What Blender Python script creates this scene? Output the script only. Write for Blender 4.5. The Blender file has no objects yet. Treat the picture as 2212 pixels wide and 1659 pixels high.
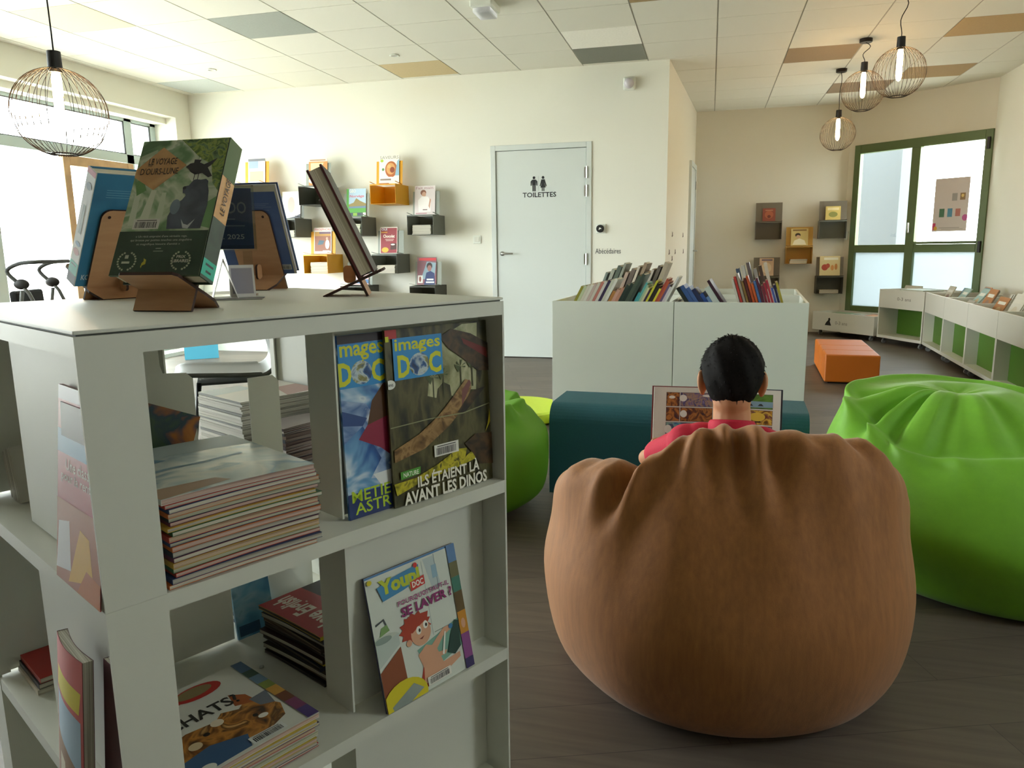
import bpy, bmesh, math, random
from mathutils import Vector, Matrix
from math import sin, cos, pi, radians, sqrt, atan2

# ------------------------------------------------------------------ camera, world, light, exposure
scene = bpy.context.scene
COL = scene.collection
cam_data = bpy.data.cameras.new('camera')
cam_data.sensor_width = 36.0
cam_data.lens = 1615.0 / 2212.0 * 36.0
cam_data.clip_start = 0.05
camera = bpy.data.objects.new('camera', cam_data)
COL.objects.link(camera)
_r = Vector((0.9675967, 0.25217186, -0.01288313))
_u = Vector((-0.03234985, 0.17440659, 0.98414218))
_d = Vector((-0.25041986, 0.95183596, -0.17691296))
camera.matrix_world = Matrix(((_r.x, _u.x, -_d.x, 0), (_r.y, _u.y, -_d.y, 0), (_r.z, _u.z, -_d.z, 1.085), (0, 0, 0, 1)))
scene.camera = camera

world = bpy.data.worlds.new('daylight')
scene.world = world
world.use_nodes = True
world.node_tree.nodes['Background'].inputs[0].default_value = (0.93, 0.98, 1.0, 1)
world.node_tree.nodes['Background'].inputs[1].default_value = 11.0
vs = scene.view_settings
vs.view_transform = 'Standard'
vs.look = 'None'
vs.gamma = 1.0
vs.exposure = 1.1
vs.use_curve_mapping = False
scene.cycles.max_bounces = 10
scene.cycles.diffuse_bounces = 6
scene.cycles.transparent_max_bounces = 16

CEIL = 2.765
XL, XW = -5.5, -5.8          # left wall face, window plane set back in its reveal
YT = 7.328                   # wall with the toilet door
YB = 10.175                  # far wall of the children's corner
XR = 2.83                    # right wall
YN = -4.2                    # wall behind the photographer

def portal(name, loc, rot, sx, sy):
    l = bpy.data.lights.new(name, 'AREA')
    l.shape = 'RECTANGLE'; l.size = sx; l.size_y = sy
    l.cycles.is_portal = True
    o = bpy.data.objects.new(name, l); COL.objects.link(o)
    o.location = loc; o.rotation_euler = rot
    return o
portal('daylight_portal_left', (-6.0, 4.2, 1.27), (0, radians(-90), 0), 2.5, 5.9)
portal('added_window_portal', (XR + 0.25, 1.5, 1.85), (0, radians(90), 0), 1.0, 1.4)  # serves the added window in the right wall

# ------------------------------------------------------------------ materials
MATS = {}
def srgb(h):
    h = h.lstrip('#')
    v = [int(h[i:i + 2], 16) / 255 for i in (0, 2, 4)]
    return tuple(c / 12.92 if c <= 0.04045 else ((c + 0.055) / 1.055) ** 2.4 for c in v)
def mat(name, hexc, rough=0.6, metal=0.0, var=0.0, scale=20.0, bump=0.0, emit=0.0, spec=None, trans=0.0):
    if name in MATS: return MATS[name]
    m = bpy.data.materials.new(name); m.use_nodes = True
    nt = m.node_tree; b = nt.nodes['Principled BSDF']
    c = srgb(hexc)
    b.inputs['Base Color'].default_value = (*c, 1)
    b.inputs['Roughness'].default_value = rough
    b.inputs['Metallic'].default_value = metal
    if spec is not None: b.inputs['Specular IOR Level'].default_value = spec
    if trans: b.inputs['Transmission Weight'].default_value = trans
    if emit:
        b.inputs['Emission Color'].default_value = (*c, 1)
        b.inputs['Emission Strength'].default_value = emit
    if var or bump:
        tc = nt.nodes.new('ShaderNodeTexCoord'); n = nt.nodes.new('ShaderNodeTexNoise')
        n.inputs['Scale'].default_value = scale; n.inputs['Detail'].default_value = 6
        nt.links.new(tc.outputs['Object'], n.inputs['Vector'])
        if var:
            r = nt.nodes.new('ShaderNodeValToRGB')
            r.color_ramp.elements[0].position = 0.3; r.color_ramp.elements[1].position = 0.7
            r.color_ramp.elements[0].color = (*[x * (1 - var) for x in c], 1)
            r.color_ramp.elements[1].color = (*[min(1, x * (1 + var)) for x in c], 1)
            nt.links.new(n.outputs['Fac'], r.inputs['Fac']); nt.links.new(r.outputs['Color'], b.inputs['Base Color'])
        if bump:
            bp = nt.nodes.new('ShaderNodeBump'); bp.inputs['Strength'].default_value = bump; bp.inputs['Distance'].default_value = 0.002
            nt.links.new(n.outputs['Fac'], bp.inputs['Height']); nt.links.new(bp.outputs['Normal'], b.inputs['Normal'])
    MATS[name] = m
    return m
def hx(h, rough=0.45):
    return mat('print_' + h.lstrip('#') + ('' if rough == 0.45 else '_%d' % int(rough * 100)), h, rough)
def paint(name, cols, scale=20.0, rough=0.4, stretch=(1, 1, 1), dist=0.6, detail=3):
    """printed painterly picture: noise through a ramp of the picture's inks"""
    if name in MATS: return MATS[name]
    m = bpy.data.materials.new(name); m.use_nodes = True
    nt = m.node_tree; b = nt.nodes['Principled BSDF']; b.inputs['Roughness'].default_value = rough
    tc = nt.nodes.new('ShaderNodeTexCoord'); mp = nt.nodes.new('ShaderNodeMapping'); mp.inputs['Scale'].default_value = stretch
    n = nt.nodes.new('ShaderNodeTexNoise'); n.inputs['Scale'].default_value = scale; n.inputs['Detail'].default_value = detail
    n.inputs['Distortion'].default_value = dist
    r = nt.nodes.new('ShaderNodeValToRGB'); e = r.color_ramp.elements
    k = len(cols)
    pos = [0.32 + 0.36 * i / max(1, k - 1) for i in range(k)]
    e[0].position = pos[0]; e[0].color = (*srgb(cols[0]), 1)
    e[1].position = pos[-1]; e[1].color = (*srgb(cols[-1]), 1)
    for i in range(1, k - 1):
        q = e.new(pos[i]); q.color = (*srgb(cols[i]), 1)
    nt.links.new(tc.outputs['Object'], mp.inputs['Vector']); nt.links.new(mp.outputs['Vector'], n.inputs['Vector'])
    nt.links.new(n.outputs['Fac'], r.inputs['Fac']); nt.links.new(r.outputs['Color'], b.inputs['Base Color'])
    MATS[name] = m
    return m
def striped(name, a, bcol, scale, axis='Z', rough=0.8, width=0.5):
    """paper edges: thin lines across one axis"""
    if name in MATS: return MATS[name]
    m = bpy.data.materials.new(name); m.use_nodes = True
    nt = m.node_tree; b = nt.nodes['Principled BSDF']; b.inputs['Roughness'].default_value = rough
    tc = nt.nodes.new('ShaderNodeTexCoord'); mp = nt.nodes.new('ShaderNodeMapping')
    s = {'X': (scale, 2, 2), 'Y': (2, scale, 2), 'Z': (2, 2, scale)}[axis]; mp.inputs['Scale'].default_value = s
    n = nt.nodes.new('ShaderNodeTexNoise'); n.inputs['Scale'].default_value = 1.0; n.inputs['Detail'].default_value = 2
    r = nt.nodes.new('ShaderNodeValToRGB'); r.color_ramp.elements[0].position = 0.38; r.color_ramp.elements[1].position = 0.6
    r.color_ramp.elements[0].color = (*srgb(bcol), 1); r.color_ramp.elements[1].color = (*srgb(a), 1)
    nt.links.new(tc.outputs['Object'], mp.inputs['Vector']); nt.links.new(mp.outputs['Vector'], n.inputs['Vector'])
    nt.links.new(n.outputs['Fac'], r.inputs['Fac']); nt.links.new(r.outputs['Color'], b.inputs['Base Color'])
    MATS[name] = m
    return m

WALL = mat('wall_paint', '#e4e3d8', 0.9, bump=0.05, scale=120)
WALLB = mat('wall_paint_warm', '#d9d3c4', 0.9, bump=0.05, scale=120)
WHITE = mat('white_steel', '#d6d7cd', 0.5, bump=0.03, scale=300)
WBOARD = mat('white_laminate', '#dfe2da', 0.5)
FRAMEG = mat('window_grey_aluminium', '#b4c4c4', 0.4)
FRAMEGR = mat('window_green_aluminium', '#566a3c', 0.45)
DOORG = mat('door_grey_paint', '#cdd3d0', 0.5)
BLACK = mat('black_plastic', '#141414', 0.5)
METAL = mat('brushed_steel', '#b8b8b4', 0.3, metal=1.0)
PLY = None
def make_ply():
    m = bpy.data.materials.new('birch_plywood'); m.use_nodes = True; MATS['birch_plywood'] = m
    nt = m.node_tree; b = nt.nodes['Principled BSDF']; b.inputs['Roughness'].default_value = 0.55
    tc = nt.nodes.new('ShaderNodeTexCoord'); mp = nt.nodes.new('ShaderNodeMapping'); mp.inputs['Scale'].default_value = (14, 14, 90)
    mp.inputs['Rotation'].default_value = (0, radians(90), 0)
    n = nt.nodes.new('ShaderNodeTexNoise'); n.inputs['Scale'].default_value = 1.2; n.inputs['Detail'].default_value = 5
    r = nt.nodes.new('ShaderNodeValToRGB'); r.color_ramp.elements[0].color = (*srgb('#a87b55'), 1); r.color_ramp.elements[1].color = (*srgb('#c39a72'), 1)
    nt.links.new(tc.outputs['Object'], mp.inputs['Vector']); nt.links.new(mp.outputs['Vector'], n.inputs['Vector'])
    nt.links.new(n.outputs['Fac'], r.inputs['Fac']); nt.links.new(r.outputs['Color'], b.inputs['Base Color'])
    return m
PLY = make_ply()
BURNT = mat('laser_burnt_edge', '#3a2117', 0.7)
PAPER = striped('paper_edges', '#d8d3c4', '#a39c88', 900)
PAPERW = striped('paper_edges_white', '#a8a397', '#5f5a52', 900)
PAPERX = striped('paper_edges_book', '#e6dfcd', '#bdb29a', 1400)

def glass_mat(name='window_glass'):
    m = bpy.data.materials.new(name); m.use_nodes = True
    nt = m.node_tree; nt.nodes.remove(nt.nodes['Principled BSDF'])
    t = nt.nodes.new('ShaderNodeBsdfTransparent'); g = nt.nodes.new('ShaderNodeBsdfGlossy'); g.inputs['Roughness'].default_value = 0.02
    x = nt.nodes.new('ShaderNodeMixShader'); x.inputs[0].default_value = 0.07
    t.inputs[0].default_value = (0.96, 0.98, 0.97, 1)
    nt.links.new(t.outputs[0], x.inputs[1]); nt.links.new(g.outputs[0], x.inputs[2])
    nt.links.new(x.outputs[0], nt.nodes['Material Output'].inputs[0])
    MATS[name] = m
    return m
GLASS = glass_mat()
def frosted_mat(name, col, clear=0.12):
    m = bpy.data.materials.new(name); m.use_nodes = True
    nt = m.node_tree; nt.nodes.remove(nt.nodes['Principled BSDF'])
    t = nt.nodes.new('ShaderNodeBsdfTransparent'); g = nt.nodes.new('ShaderNodeBsdfTranslucent'); g.inputs[0].default_value = (*col, 1)
    x = nt.nodes.new('ShaderNodeMixShader'); x.inputs[0].default_value = 1 - clear
    nt.links.new(t.outputs[0], x.inputs[1]); nt.links.new(g.outputs[0], x.inputs[2])
    nt.links.new(x.outputs[0], nt.nodes['Material Output'].inputs[0])
    MATS[name] = m
    return m
FROST = frosted_mat('frosted_film', (0.24, 0.27, 0.28), 0.05)
def acrylic_mat():
    m = bpy.data.materials.new('clear_acrylic'); m.use_nodes = True
    nt = m.node_tree; nt.nodes.remove(nt.nodes['Principled BSDF'])
    t = nt.nodes.new('ShaderNodeBsdfTransparent'); t.inputs[0].default_value = (0.93, 0.95, 0.94, 1)
    g = nt.nodes.new('ShaderNodeBsdfGlossy'); g.inputs['Roughness'].default_value = 0.05
    f = nt.nodes.new('ShaderNodeFresnel'); f.inputs[0].default_value = 1.5
    x = nt.nodes.new('ShaderNodeMixShader')
    nt.links.new(f.outputs[0], x.inputs[0]); nt.links.new(t.outputs[0], x.inputs[1]); nt.links.new(g.outputs[0], x.inputs[2])
    nt.links.new(x.outputs[0], nt.nodes['Material Output'].inputs[0])
    MATS['clear_acrylic'] = m
    return m
ACRYL = acrylic_mat()

# ------------------------------------------------------------------ mesh builder
class MB:
    def __init__(s): s.v = []; s.f = []; s.m = []; s.mats = []
    def mi(s, m):
        if m not in s.mats: s.mats.append(m)
        return s.mats.index(m)
    def add(s, verts, faces, m):
        k = len(s.v); i = s.mi(m)
        s.v += [tuple(p) for p in verts]
        for f in faces: s.f.append([k + j for j in f]); s.m.append(i)
    def box(s, x0, y0, z0, x1, y1, z1, m, M=None, sides=None):
        vs_ = [Vector((x, y, z)) for z in (z0, z1) for y in (y0, y1) for x in (x0, x1)]
        if M: vs_ = [M @ p for p in vs_]
        F = [(0, 2, 3, 1), (4, 5, 7, 6), (0, 1, 5, 4), (2, 6, 7, 3), (0, 4, 6, 2), (1, 3, 7, 5)]
        if sides is None: s.add(vs_, F, m)
        else:
            for f, mm in zip(F, sides): s.add([vs_[i] for i in f], [(0, 1, 2, 3)], mm)
    def prism(s, pts, z0, z1, m, M=None, mside=None):
        """2D outline (ccw) extruded along z"""
        n = len(pts)
        a = [Vector((p[0], p[1], z0)) for p in pts]; b = [Vector((p[0], p[1], z1)) for p in pts]
        if M: a = [M @ p for p in a]; b = [M @ p for p in b]
        s.add(a + b, [tuple(range(n - 1, -1, -1)), tuple(range(n, 2 * n))], m)
        s.add(a + b, [(i, (i + 1) % n, n + (i + 1) % n, n + i) for i in range(n)], mside or m)
    def tube(s, path, r, m, n=8, closed=False, caps=True):
        P = [Vector(p) for p in path]; k = len(P); V = []
        up = None
        for i in range(k):
            if closed: t = P[(i + 1) % k] - P[i - 1]
            else: t = P[min(i + 1, k - 1)] - P[max(i - 1, 0)]
            t.normalize()
            if up is None:
                up = Vector((0, 0, 1)) if abs(t.z) < 0.9 else Vector((1, 0, 0))
            x = up - t * up.dot(t)
            if x.length < 1e-5: x = Vector((1, 0, 0)) - t * t.x
            x.normalize(); y = t.cross(x); up = x
            ri = r[i] if isinstance(r, (list, tuple)) else r
            V += [P[i] + x * ri * cos(2 * pi * j / n) + y * ri * sin(2 * pi * j / n) for j in range(n)]
        F = []
        for i in range(k if closed else k - 1):
            a = i * n; b = ((i + 1) % k) * n
            F += [(a + j, a + (j + 1) % n, b + (j + 1) % n, b + j) for j in range(n)]
        if caps and not closed:
            F += [tuple(range(n - 1, -1, -1)), tuple(range((k - 1) * n, k * n))]
        s.add(V, F, m)
    def lathe(s, prof, m, n=32, c=(0, 0, 0)):
        V = []; k = len(prof)
        for r, z in prof:
            V += [(c[0] + max(r, 1e-5) * cos(2 * pi * j / n), c[1] + max(r, 1e-5) * sin(2 * pi * j / n), c[2] + z) for j in range(n)]
        s.add(V, [(i * n + j, i * n + (j + 1) % n, (i + 1) * n + (j + 1) % n, (i + 1) * n + j) for i in range(k - 1) for j in range(n)], m)
    def ball(s, c, rx, ry, rz, m, nu=20, nv=12, M=None):
        V = []
        for i in range(nv + 1):
            a = -pi / 2 + pi * i / nv
            for j in range(nu):
                p = Vector((rx * max(cos(a), 1e-4) * cos(2 * pi * j / nu), ry * max(cos(a), 1e-4) * sin(2 * pi * j / nu), rz * sin(a)))
                if M: p = M @ p
                V.append(p + Vector(c))
        s.add(V, [(i * nu + j, i * nu + (j + 1) % nu, (i + 1) * nu + (j + 1) % nu, (i + 1) * nu + j) for i in range(nv) for j in range(nu)], m)
    def capsule(s, p0, r0, p1, r1, m, n=14):
        p0 = Vector(p0); p1 = Vector(p1); d = (p1 - p0)
        L = d.length; d.normalize()
        path = []; rad = []
        for i in range(5):
            a = -pi / 2 + (pi / 2) * i / 4
            path.append(p0 + d * r0 * sin(a)); rad.append(max(r0 * cos(a), 1e-4))
        for i in range(5):
            a = (pi / 2) * i / 4
            path.append(p1 + d * r1 * sin(a)); rad.append(max(r1 * cos(a), 1e-4))
        s.tube(path, rad, m, n)
    def grid(s, P, m, close_u=False, close_v=False):
        """P[i][j] points"""
        nu = len(P); nv = len(P[0])
        V = [p for row in P for p in row]; F = []
        for i in range(nu if close_u else nu - 1):
            for j in range(nv if close_v else nv - 1):
                a = i * nv + j; b = i * nv + (j + 1) % nv; c = ((i + 1) % nu) * nv + (j + 1) % nv; d = ((i + 1) % nu) * nv + j
                F.append((a, d, c, b))
        s.add(V, F, m)
    def mesh(s, name):
        me = bpy.data.meshes.new(name)
        me.from_pydata(s.v, [], s.f)
        for m in s.mats: me.materials.append(m)
        for p, i in zip(me.polygons, s.m): p.material_index = i
        me.validate(); me.update()
        return me
    def build(s, name, parent=None, smooth=False, bevel=0.0, seg=2, label=None):
        me = s.mesh(name)
        if smooth:
            for p in me.polygons: p.use_smooth = True
        o = bpy.data.objects.new(name, me); COL.objects.link(o)
        if parent: o.parent = parent
        if bevel:
            b = o.modifiers.new('bevel', 'BEVEL'); b.width = bevel; b.segments = seg; b.limit_method = 'ANGLE'
        if label: o['label'] = label
        return o

USED = {}
def tag(o, label, cat, group=None):
    o['label'] = label; o['category'] = cat
    if group: o['group'] = group
    return o
def thing(name, label, cat, loc=(0, 0, 0), rz=0.0, group=None):
    o = bpy.data.objects.new(name, None); COL.objects.link(o)
    o.empty_display_size = 0.05
    o.location = loc; o.rotation_euler = (0, 0, rz)
    return tag(o, label, cat, group)
def struct(o):
    o['kind'] = 'structure'; return o
def weld(o):
    bm = bmesh.new(); bm.from_mesh(o.data); bmesh.ops.remove_doubles(bm, verts=bm.verts, dist=1e-5)
    bmesh.ops.recalc_face_normals(bm, faces=bm.faces); bm.to_mesh(o.data); bm.free(); return o

# ---- lettering and flat printed art -------------------------------------------------
GL = {}
def glyphs(text, bold=0.0):
    k = (text, bold)
    if k in GL: return GL[k]
    cu = bpy.data.curves.new('lettering', 'FONT'); cu.body = text; cu.offset = bold; cu.resolution_u = 2; cu.fill_mode = 'FRONT'
    o = bpy.data.objects.new('lettering', cu); COL.objects.link(o)
    dg = bpy.context.evaluated_depsgraph_get()
    ev = o.evaluated_get(dg); me = ev.to_mesh()
    V = [(v.co.x, v.co.y) for v in me.vertices]; F = [tuple(p.vertices) for p in me.polygons]
    ev.to_mesh_clear(); bpy.data.objects.remove(o); bpy.data.curves.remove(cu)
    x0 = min(p[0] for p in V); x1 = max(p[0] for p in V); y0 = min(p[1] for p in V); y1 = max(p[1] for p in V)
    V = [((p[0] - x0) / (x1 - x0), (p[1] - y0) / (y1 - y0)) for p in V]
    GL[k] = (V, F)
    return GL[k]
LAYER = 0.00006
def strips(P, xs_):
    out = []
    for xa, xb in zip(xs_[:-1], xs_[1:]):
        Q = P
        for lim, sg in ((xa, 1), (xb, -1)):
            R_ = []
            for i in range(len(Q)):
                a, b = Q[i - 1], Q[i]
                ia = (a[0] - lim) * sg >= 0; ib = (b[0] - lim) * sg >= 0
                if ia != ib:
                    t = (lim - a[0]) / (b[0] - a[0]); R_.append((lim, a[1] + (b[1] - a[1]) * t))
                if ib: R_.append(b)
            Q = R_
            if not Q: break
        if len(Q) > 2: out.append(Q)
    return out
def clip01(P):
    if max(max(p) for p in P) <= 1 and min(min(p) for p in P) >= 0: return P
    for ax, lim, sg in ((0, 0, 1), (0, 1, -1), (1, 0, 1), (1, 1, -1)):
        R_ = []
        for i in range(len(P)):
            a, b = P[i - 1], P[i]
            ia = (a[ax] - lim) * sg >= 0; ib = (b[ax] - lim) * sg >= 0
            if ia != ib:
                t = (lim - a[ax]) / (b[ax] - a[ax]); q = [a[0] + (b[0] - a[0]) * t, a[1] + (b[1] - a[1]) * t]; q[ax] = lim; R_.append(tuple(q))
            if ib: R_.append(b)
        P = R_
        if not P: break
    return P
def art(mb, shapes, M, W=1.0, H=1.0, z=0.0, zf=None):
    """print shapes given in 0..1 cover coordinates on the plane M (x right, y up, z out)"""
    k = 0
    for sh in shapes:
        kind, c = sh[0], sh[1]
        m = c if not isinstance(c, str) else hx(c)
        k += 1; zz = z + LAYER * k
        if kind == 'b':      # barcode label
            _, _, x0, y0, x1, y1, sd_ = sh
            rnd = random.Random(sd_); w_, h_ = x1 - x0, y1 - y0
            def rect(mm, a, b, c_, d_, q): mb.add([M @ Vector((p * W, r_ * H, z + LAYER * (k + q) + (zf(p * W, 0) if zf else 0))) for p, r_ in ((a, b), (c_, b), (c_, d_), (a, d_))], [(0, 1, 2, 3)], mm)
            rect(m, x0, y0, x1, y1, 0); k += 1
            rect(hx('#4c4a48'), x0 + w_ * 0.12, y1 - h_ * 0.2, x1 - w_ * 0.12, y1 - h_ * 0.12, 0)
            x = x0 + w_ * 0.08
            while x < x1 - w_ * 0.1:
                bw = w_ * rnd.choice((0.012, 0.02, 0.03)); rect(hx('#26242a'), x, y0 + h_ * 0.12, x + bw, y1 - h_ * 0.28, 0); x += bw + w_ * rnd.choice((0.012, 0.02))
            continue
        if kind == 'r':
            _, _, x0, y0, x1, y1 = sh[:6]; P = [(x0, y0), (x1, y0), (x1, y1), (x0, y1)]
        elif kind == 'p': P = sh[2]
        elif kind == 'e':
            _, _, cx, cy, rx, ry = sh[:6]; P = [(cx + rx * cos(2 * pi * i / 22), cy + ry * sin(2 * pi * i / 22)) for i in range(22)]
        elif kind == 't':
            _, _, s, x0, y0, x1, y1 = sh[:7]; bold = sh[7] if len(sh) > 7 else 0.0; rot = radians(sh[8]) if len(sh) > 8 else 0.0
            V, F = glyphs(s, bold)
            out = []
            for (a, b) in V:
                px = x0 + a * (x1 - x0); py = y0 + b * (y1 - y0)
                px *= W; py *= H
                if rot:
                    ox, oy = x0 * W, y0 * H; dx, dy = px - ox, py - oy
                    px = ox + dx * cos(rot) - dy * sin(rot); py = oy + dx * sin(rot) + dy * cos(rot)
                out.append(M @ Vector((px, py, zz + (zf(px, 0) if zf else 0))))
            mb.add(out, F, m); continue
        if W != 1.0:
            P = clip01(P)
            if len(P) < 3: continue
        if zf:
            for Q in strips(P, [i / 12 for i in range(13)]):
                mb.add([M @ Vector((p[0] * W, p[1] * H, zz + zf(p[0] * W, 0))) for p in Q], [tuple(range(len(Q)))], m)
            continue
        mb.add([M @ Vector((p[0] * W, p[1] * H, zz)) for p in P], [tuple(range(len(P)))], m)
I4 = Matrix.Identity(4)
ORD = ['topmost', 'second from the top', 'third from the top', 'fourth from the top', 'fifth from the top', 'sixth from the top', 'seventh from the top', 'eighth from the top', 'ninth from the top', 'tenth from the top', 'eleventh from the top', 'twelfth from the top', 'thirteenth from the top', 'fourteenth from the top', 'fifteenth from the top', 'sixteenth from the top', 'seventeenth from the top', 'eighteenth from the top', 'nineteenth from the top', 'twentieth from the top', 'twenty-first from the top', 'twenty-second from the top', 'twenty-third from the top', 'twenty-fourth from the top', 'twenty-fifth from the top', 'twenty-sixth from the top']
NTH = ['first', 'second', 'third', 'fourth', 'fifth', 'sixth', 'seventh', 'eighth', 'ninth', 'tenth', 'eleventh', 'twelfth', 'thirteenth', 'fourteenth', 'fifteenth', 'sixteenth', 'seventeenth', 'eighteenth', 'nineteenth', 'twentieth', 'twenty-first', 'twenty-second', 'twenty-third', 'twenty-fourth', 'twenty-fifth', 'twenty-sixth', 'twenty-seventh', 'twenty-eighth', 'twenty-ninth', 'thirtieth', 'thirty-first', 'thirty-second', 'thirty-third', 'thirty-fourth', 'thirty-fifth', 'thirty-sixth']

# magazine / book: local x = width (spine at x=0), y = height, z = thickness, front cover faces +z
def magazine(w, h, t, cover, shapes=(), label='', group=None, name='magazine', cat='magazine', edge=None, warp=0.0, simple=False, back=None, curl=0.0):
    edge = edge or PAPER
    def zf(x, y): return warp * sin(pi * x / w) * 0.5 + curl * (x / w) ** 2
    def slab(mb, x0, y0, x1, y1, z0, z1, m, n=12):
        P = [x0 + (x1 - x0) * i / n for i in range(n + 1)]
        V = []
        for x in P:
            d = zf(min(max(x, 0), w), 0)
            V += [(x, y0, z0 + d), (x, y1, z0 + d), (x, y1, z1 + d), (x, y0, z1 + d)]
        F = []
        for i in range(n):
            a = 4 * i; b = a + 4
            F += [(a, a + 1, b + 1, b), (a + 3, b + 3, b + 2, a + 2), (a, b, b + 3, a + 3), (a + 1, a + 2, b + 2, b + 1)]
        F += [(0, 3, 2, 1), (4 * n, 4 * n + 1, 4 * n + 2, 4 * n + 3)]
        mb.add(V, F, m)
    ct = min(0.0006, t * 0.2)
    if simple:
        mb = MB(); slab(mb, 0, 0, w, h, ct, t - ct, edge)
        slab(mb, 0, 0, w, h, t - ct, t, cover); slab(mb, 0, 0, w, h, 0, ct, back or cover)
        if shapes: art(mb, shapes, Matrix.Translation((0, 0, t + 1e-4)), w, h, zf=zf if (warp or curl) else None)
        o = mb.build(name); tag(o, label, cat, group); return o
    root = thing(name, label, cat, group=group)
    mb = MB(); slab(mb, ct, 0.0005, w - 0.0008, h - 0.0005, ct + 1e-5, t - ct - 1e-5, edge); mb.build('pages', root)
    mb = MB(); slab(mb, 0, 0, w, h, t - ct, t, cover); slab(mb, 0, 0, w, h, 0, ct, back or cover); mb.box(0, 0, ct, ct * 0.9, h, t - ct, back or cover)
    if shapes: art(mb, shapes, Matrix.Translation((0, 0, t + 1e-4)), w, h, zf=zf if (warp or curl) else None)
    mb.build('cover', root)
    return root
def hardback(w, h, t, cover, label, front=(), back=(), spine=(), group=None, board=0.0025, name='book', spinemat=None, edge=None):
    root = thing(name, label, 'book', group=group)
    mb = MB(); mb.box(0.001, 0.003, board, w - 0.004, h - 0.003, t - board, edge or PAPERX); mb.build('pages', root)
    mb = MB(); mb.box(0, 0, t - board, w, h, t, cover); mb.box(0, 0, 0, w, h, board, cover); mb.box(-0.0015, 0, 0, 0.0008, h, t, spinemat or cover)
    if front: art(mb, front, Matrix.Translation((0, 0, t + 1e-4)), w, h)
    if back: art(mb, back, Matrix(((-1, 0, 0, w), (0, 1, 0, 0), (0, 0, -1, -1e-4), (0, 0, 0, 1))), w, h)
    if spine: art(mb, spine, Matrix(((0, 0, -1, -0.0016), (0, 1, 0, 0), (1, 0, 0, 0), (0, 0, 0, 1))), t, h)
    mb.build('cover', root)
    return root
def place(o, loc, xaxis, yaxis):
    """put an object so its local x,y run along the given world directions"""
    x = Vector(xaxis).normalized(); y = Vector(yaxis); y = (y - x * y.dot(x)).normalized(); z = x.cross(y)
    o.matrix_world = Matrix(((x.x, y.x, z.x, loc[0]), (x.y, y.y, z.y, loc[1]), (x.z, y.z, z.z, loc[2]), (0, 0, 0, 1)))
    return o

# ------------------------------------------------------------------ the room
def floor_mat():
    m = bpy.data.materials.new('vinyl_plank_floor'); m.use_nodes = True
    nt = m.node_tree; b = nt.nodes['Principled BSDF']; b.inputs['Roughness'].default_value = 0.5
    tc = nt.nodes.new('ShaderNodeTexCoord'); mp = nt.nodes.new('ShaderNodeMapping'); mp.inputs['Rotation'].default_value = (0, 0, radians(-20))
    br = nt.nodes.new('ShaderNodeTexBrick'); br.inputs['Scale'].default_value = 1.0
    br.inputs['Brick Width'].default_value = 1.22; br.inputs['Row Height'].default_value = 0.18; br.inputs['Mortar Size'].default_value = 0.0012
    br.inputs['Color1'].default_value = (*srgb('#655b51'), 1); br.inputs['Color2'].default_value = (*srgb('#594f47'), 1); br.inputs['Mortar'].default_value = (*srgb('#453e38'), 1)
    mp2 = nt.nodes.new('ShaderNodeMapping'); mp2.inputs['Scale'].default_value = (1.5, 26, 1); mp2.inputs['Rotation'].default_value = (0, 0, radians(-20))
    n = nt.nodes.new('ShaderNodeTexNoise'); n.inputs['Scale'].default_value = 1.6; n.inputs['Detail'].default_value = 7
    mx = nt.nodes.new('ShaderNodeMixRGB'); mx.blend_type = 'OVERLAY'; mx.inputs[0].default_value = 0.45
    nt.links.new(tc.outputs['Object'], mp.inputs[0]); nt.links.new(mp.outputs[0], br.inputs['Vector'])
    nt.links.new(tc.outputs['Object'], mp2.inputs[0]); nt.links.new(mp2.outputs[0], n.inputs['Vector'])
    nt.links.new(br.outputs['Color'], mx.inputs[1]); nt.links.new(n.outputs['Fac'], mx.inputs[2]); nt.links.new(mx.outputs[0], b.inputs['Base Color'])
    return m
FLOOR = floor_mat()
mb = MB(); mb.box(XW - 0.25, YN - 0.2, -0.12, 3.1, 10.5, 0, FLOOR); struct(mb.build('floor'))

# ceiling: tiles 0.6 wide, hung in a thin grid
def ceil_mat():
    m = bpy.data.materials.new('mineral_ceiling_tile'); m.use_nodes = True
    nt = m.node_tree; b = nt.nodes['Principled BSDF']; b.inputs['Roughness'].default_value = 0.95
    b.inputs['Base Color'].default_value = (*srgb('#dfddd2'), 1)
    return m
CT = ceil_mat(); GRID = mat('ceiling_grid_gap', '#a9a89d', 0.7)
TY0, TYS = 7.27, 0.547
xs = [-0.6 * i for i in range(-5, 11)]; xs.sort()
mb = MB(); mb.box(XW - 0.3, YN - 0.2, CEIL + 0.004, 3.1, 10.5, CEIL + 0.2, GRID)
g = 0.0055
k0 = int(math.ceil((YN - TY0) / TYS)) - 1
X_EDGES = [XL - 0.02] + [x for x in xs if XL + 0.05 < x < 2.85] + [2.86]
Y_EDGES = [TY0 + TYS * k for k in range(k0, 7)]
special = {}
def tile_at(cx, cy):
    for i in range(len(X_EDGES) - 1):
        if X_EDGES[i] <= cx < X_EDGES[i + 1]:
            for j in range(len(Y_EDGES) - 1):
                if Y_EDGES[j] <= cy < Y_EDGES[j + 1]: return (i, j)
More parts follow.
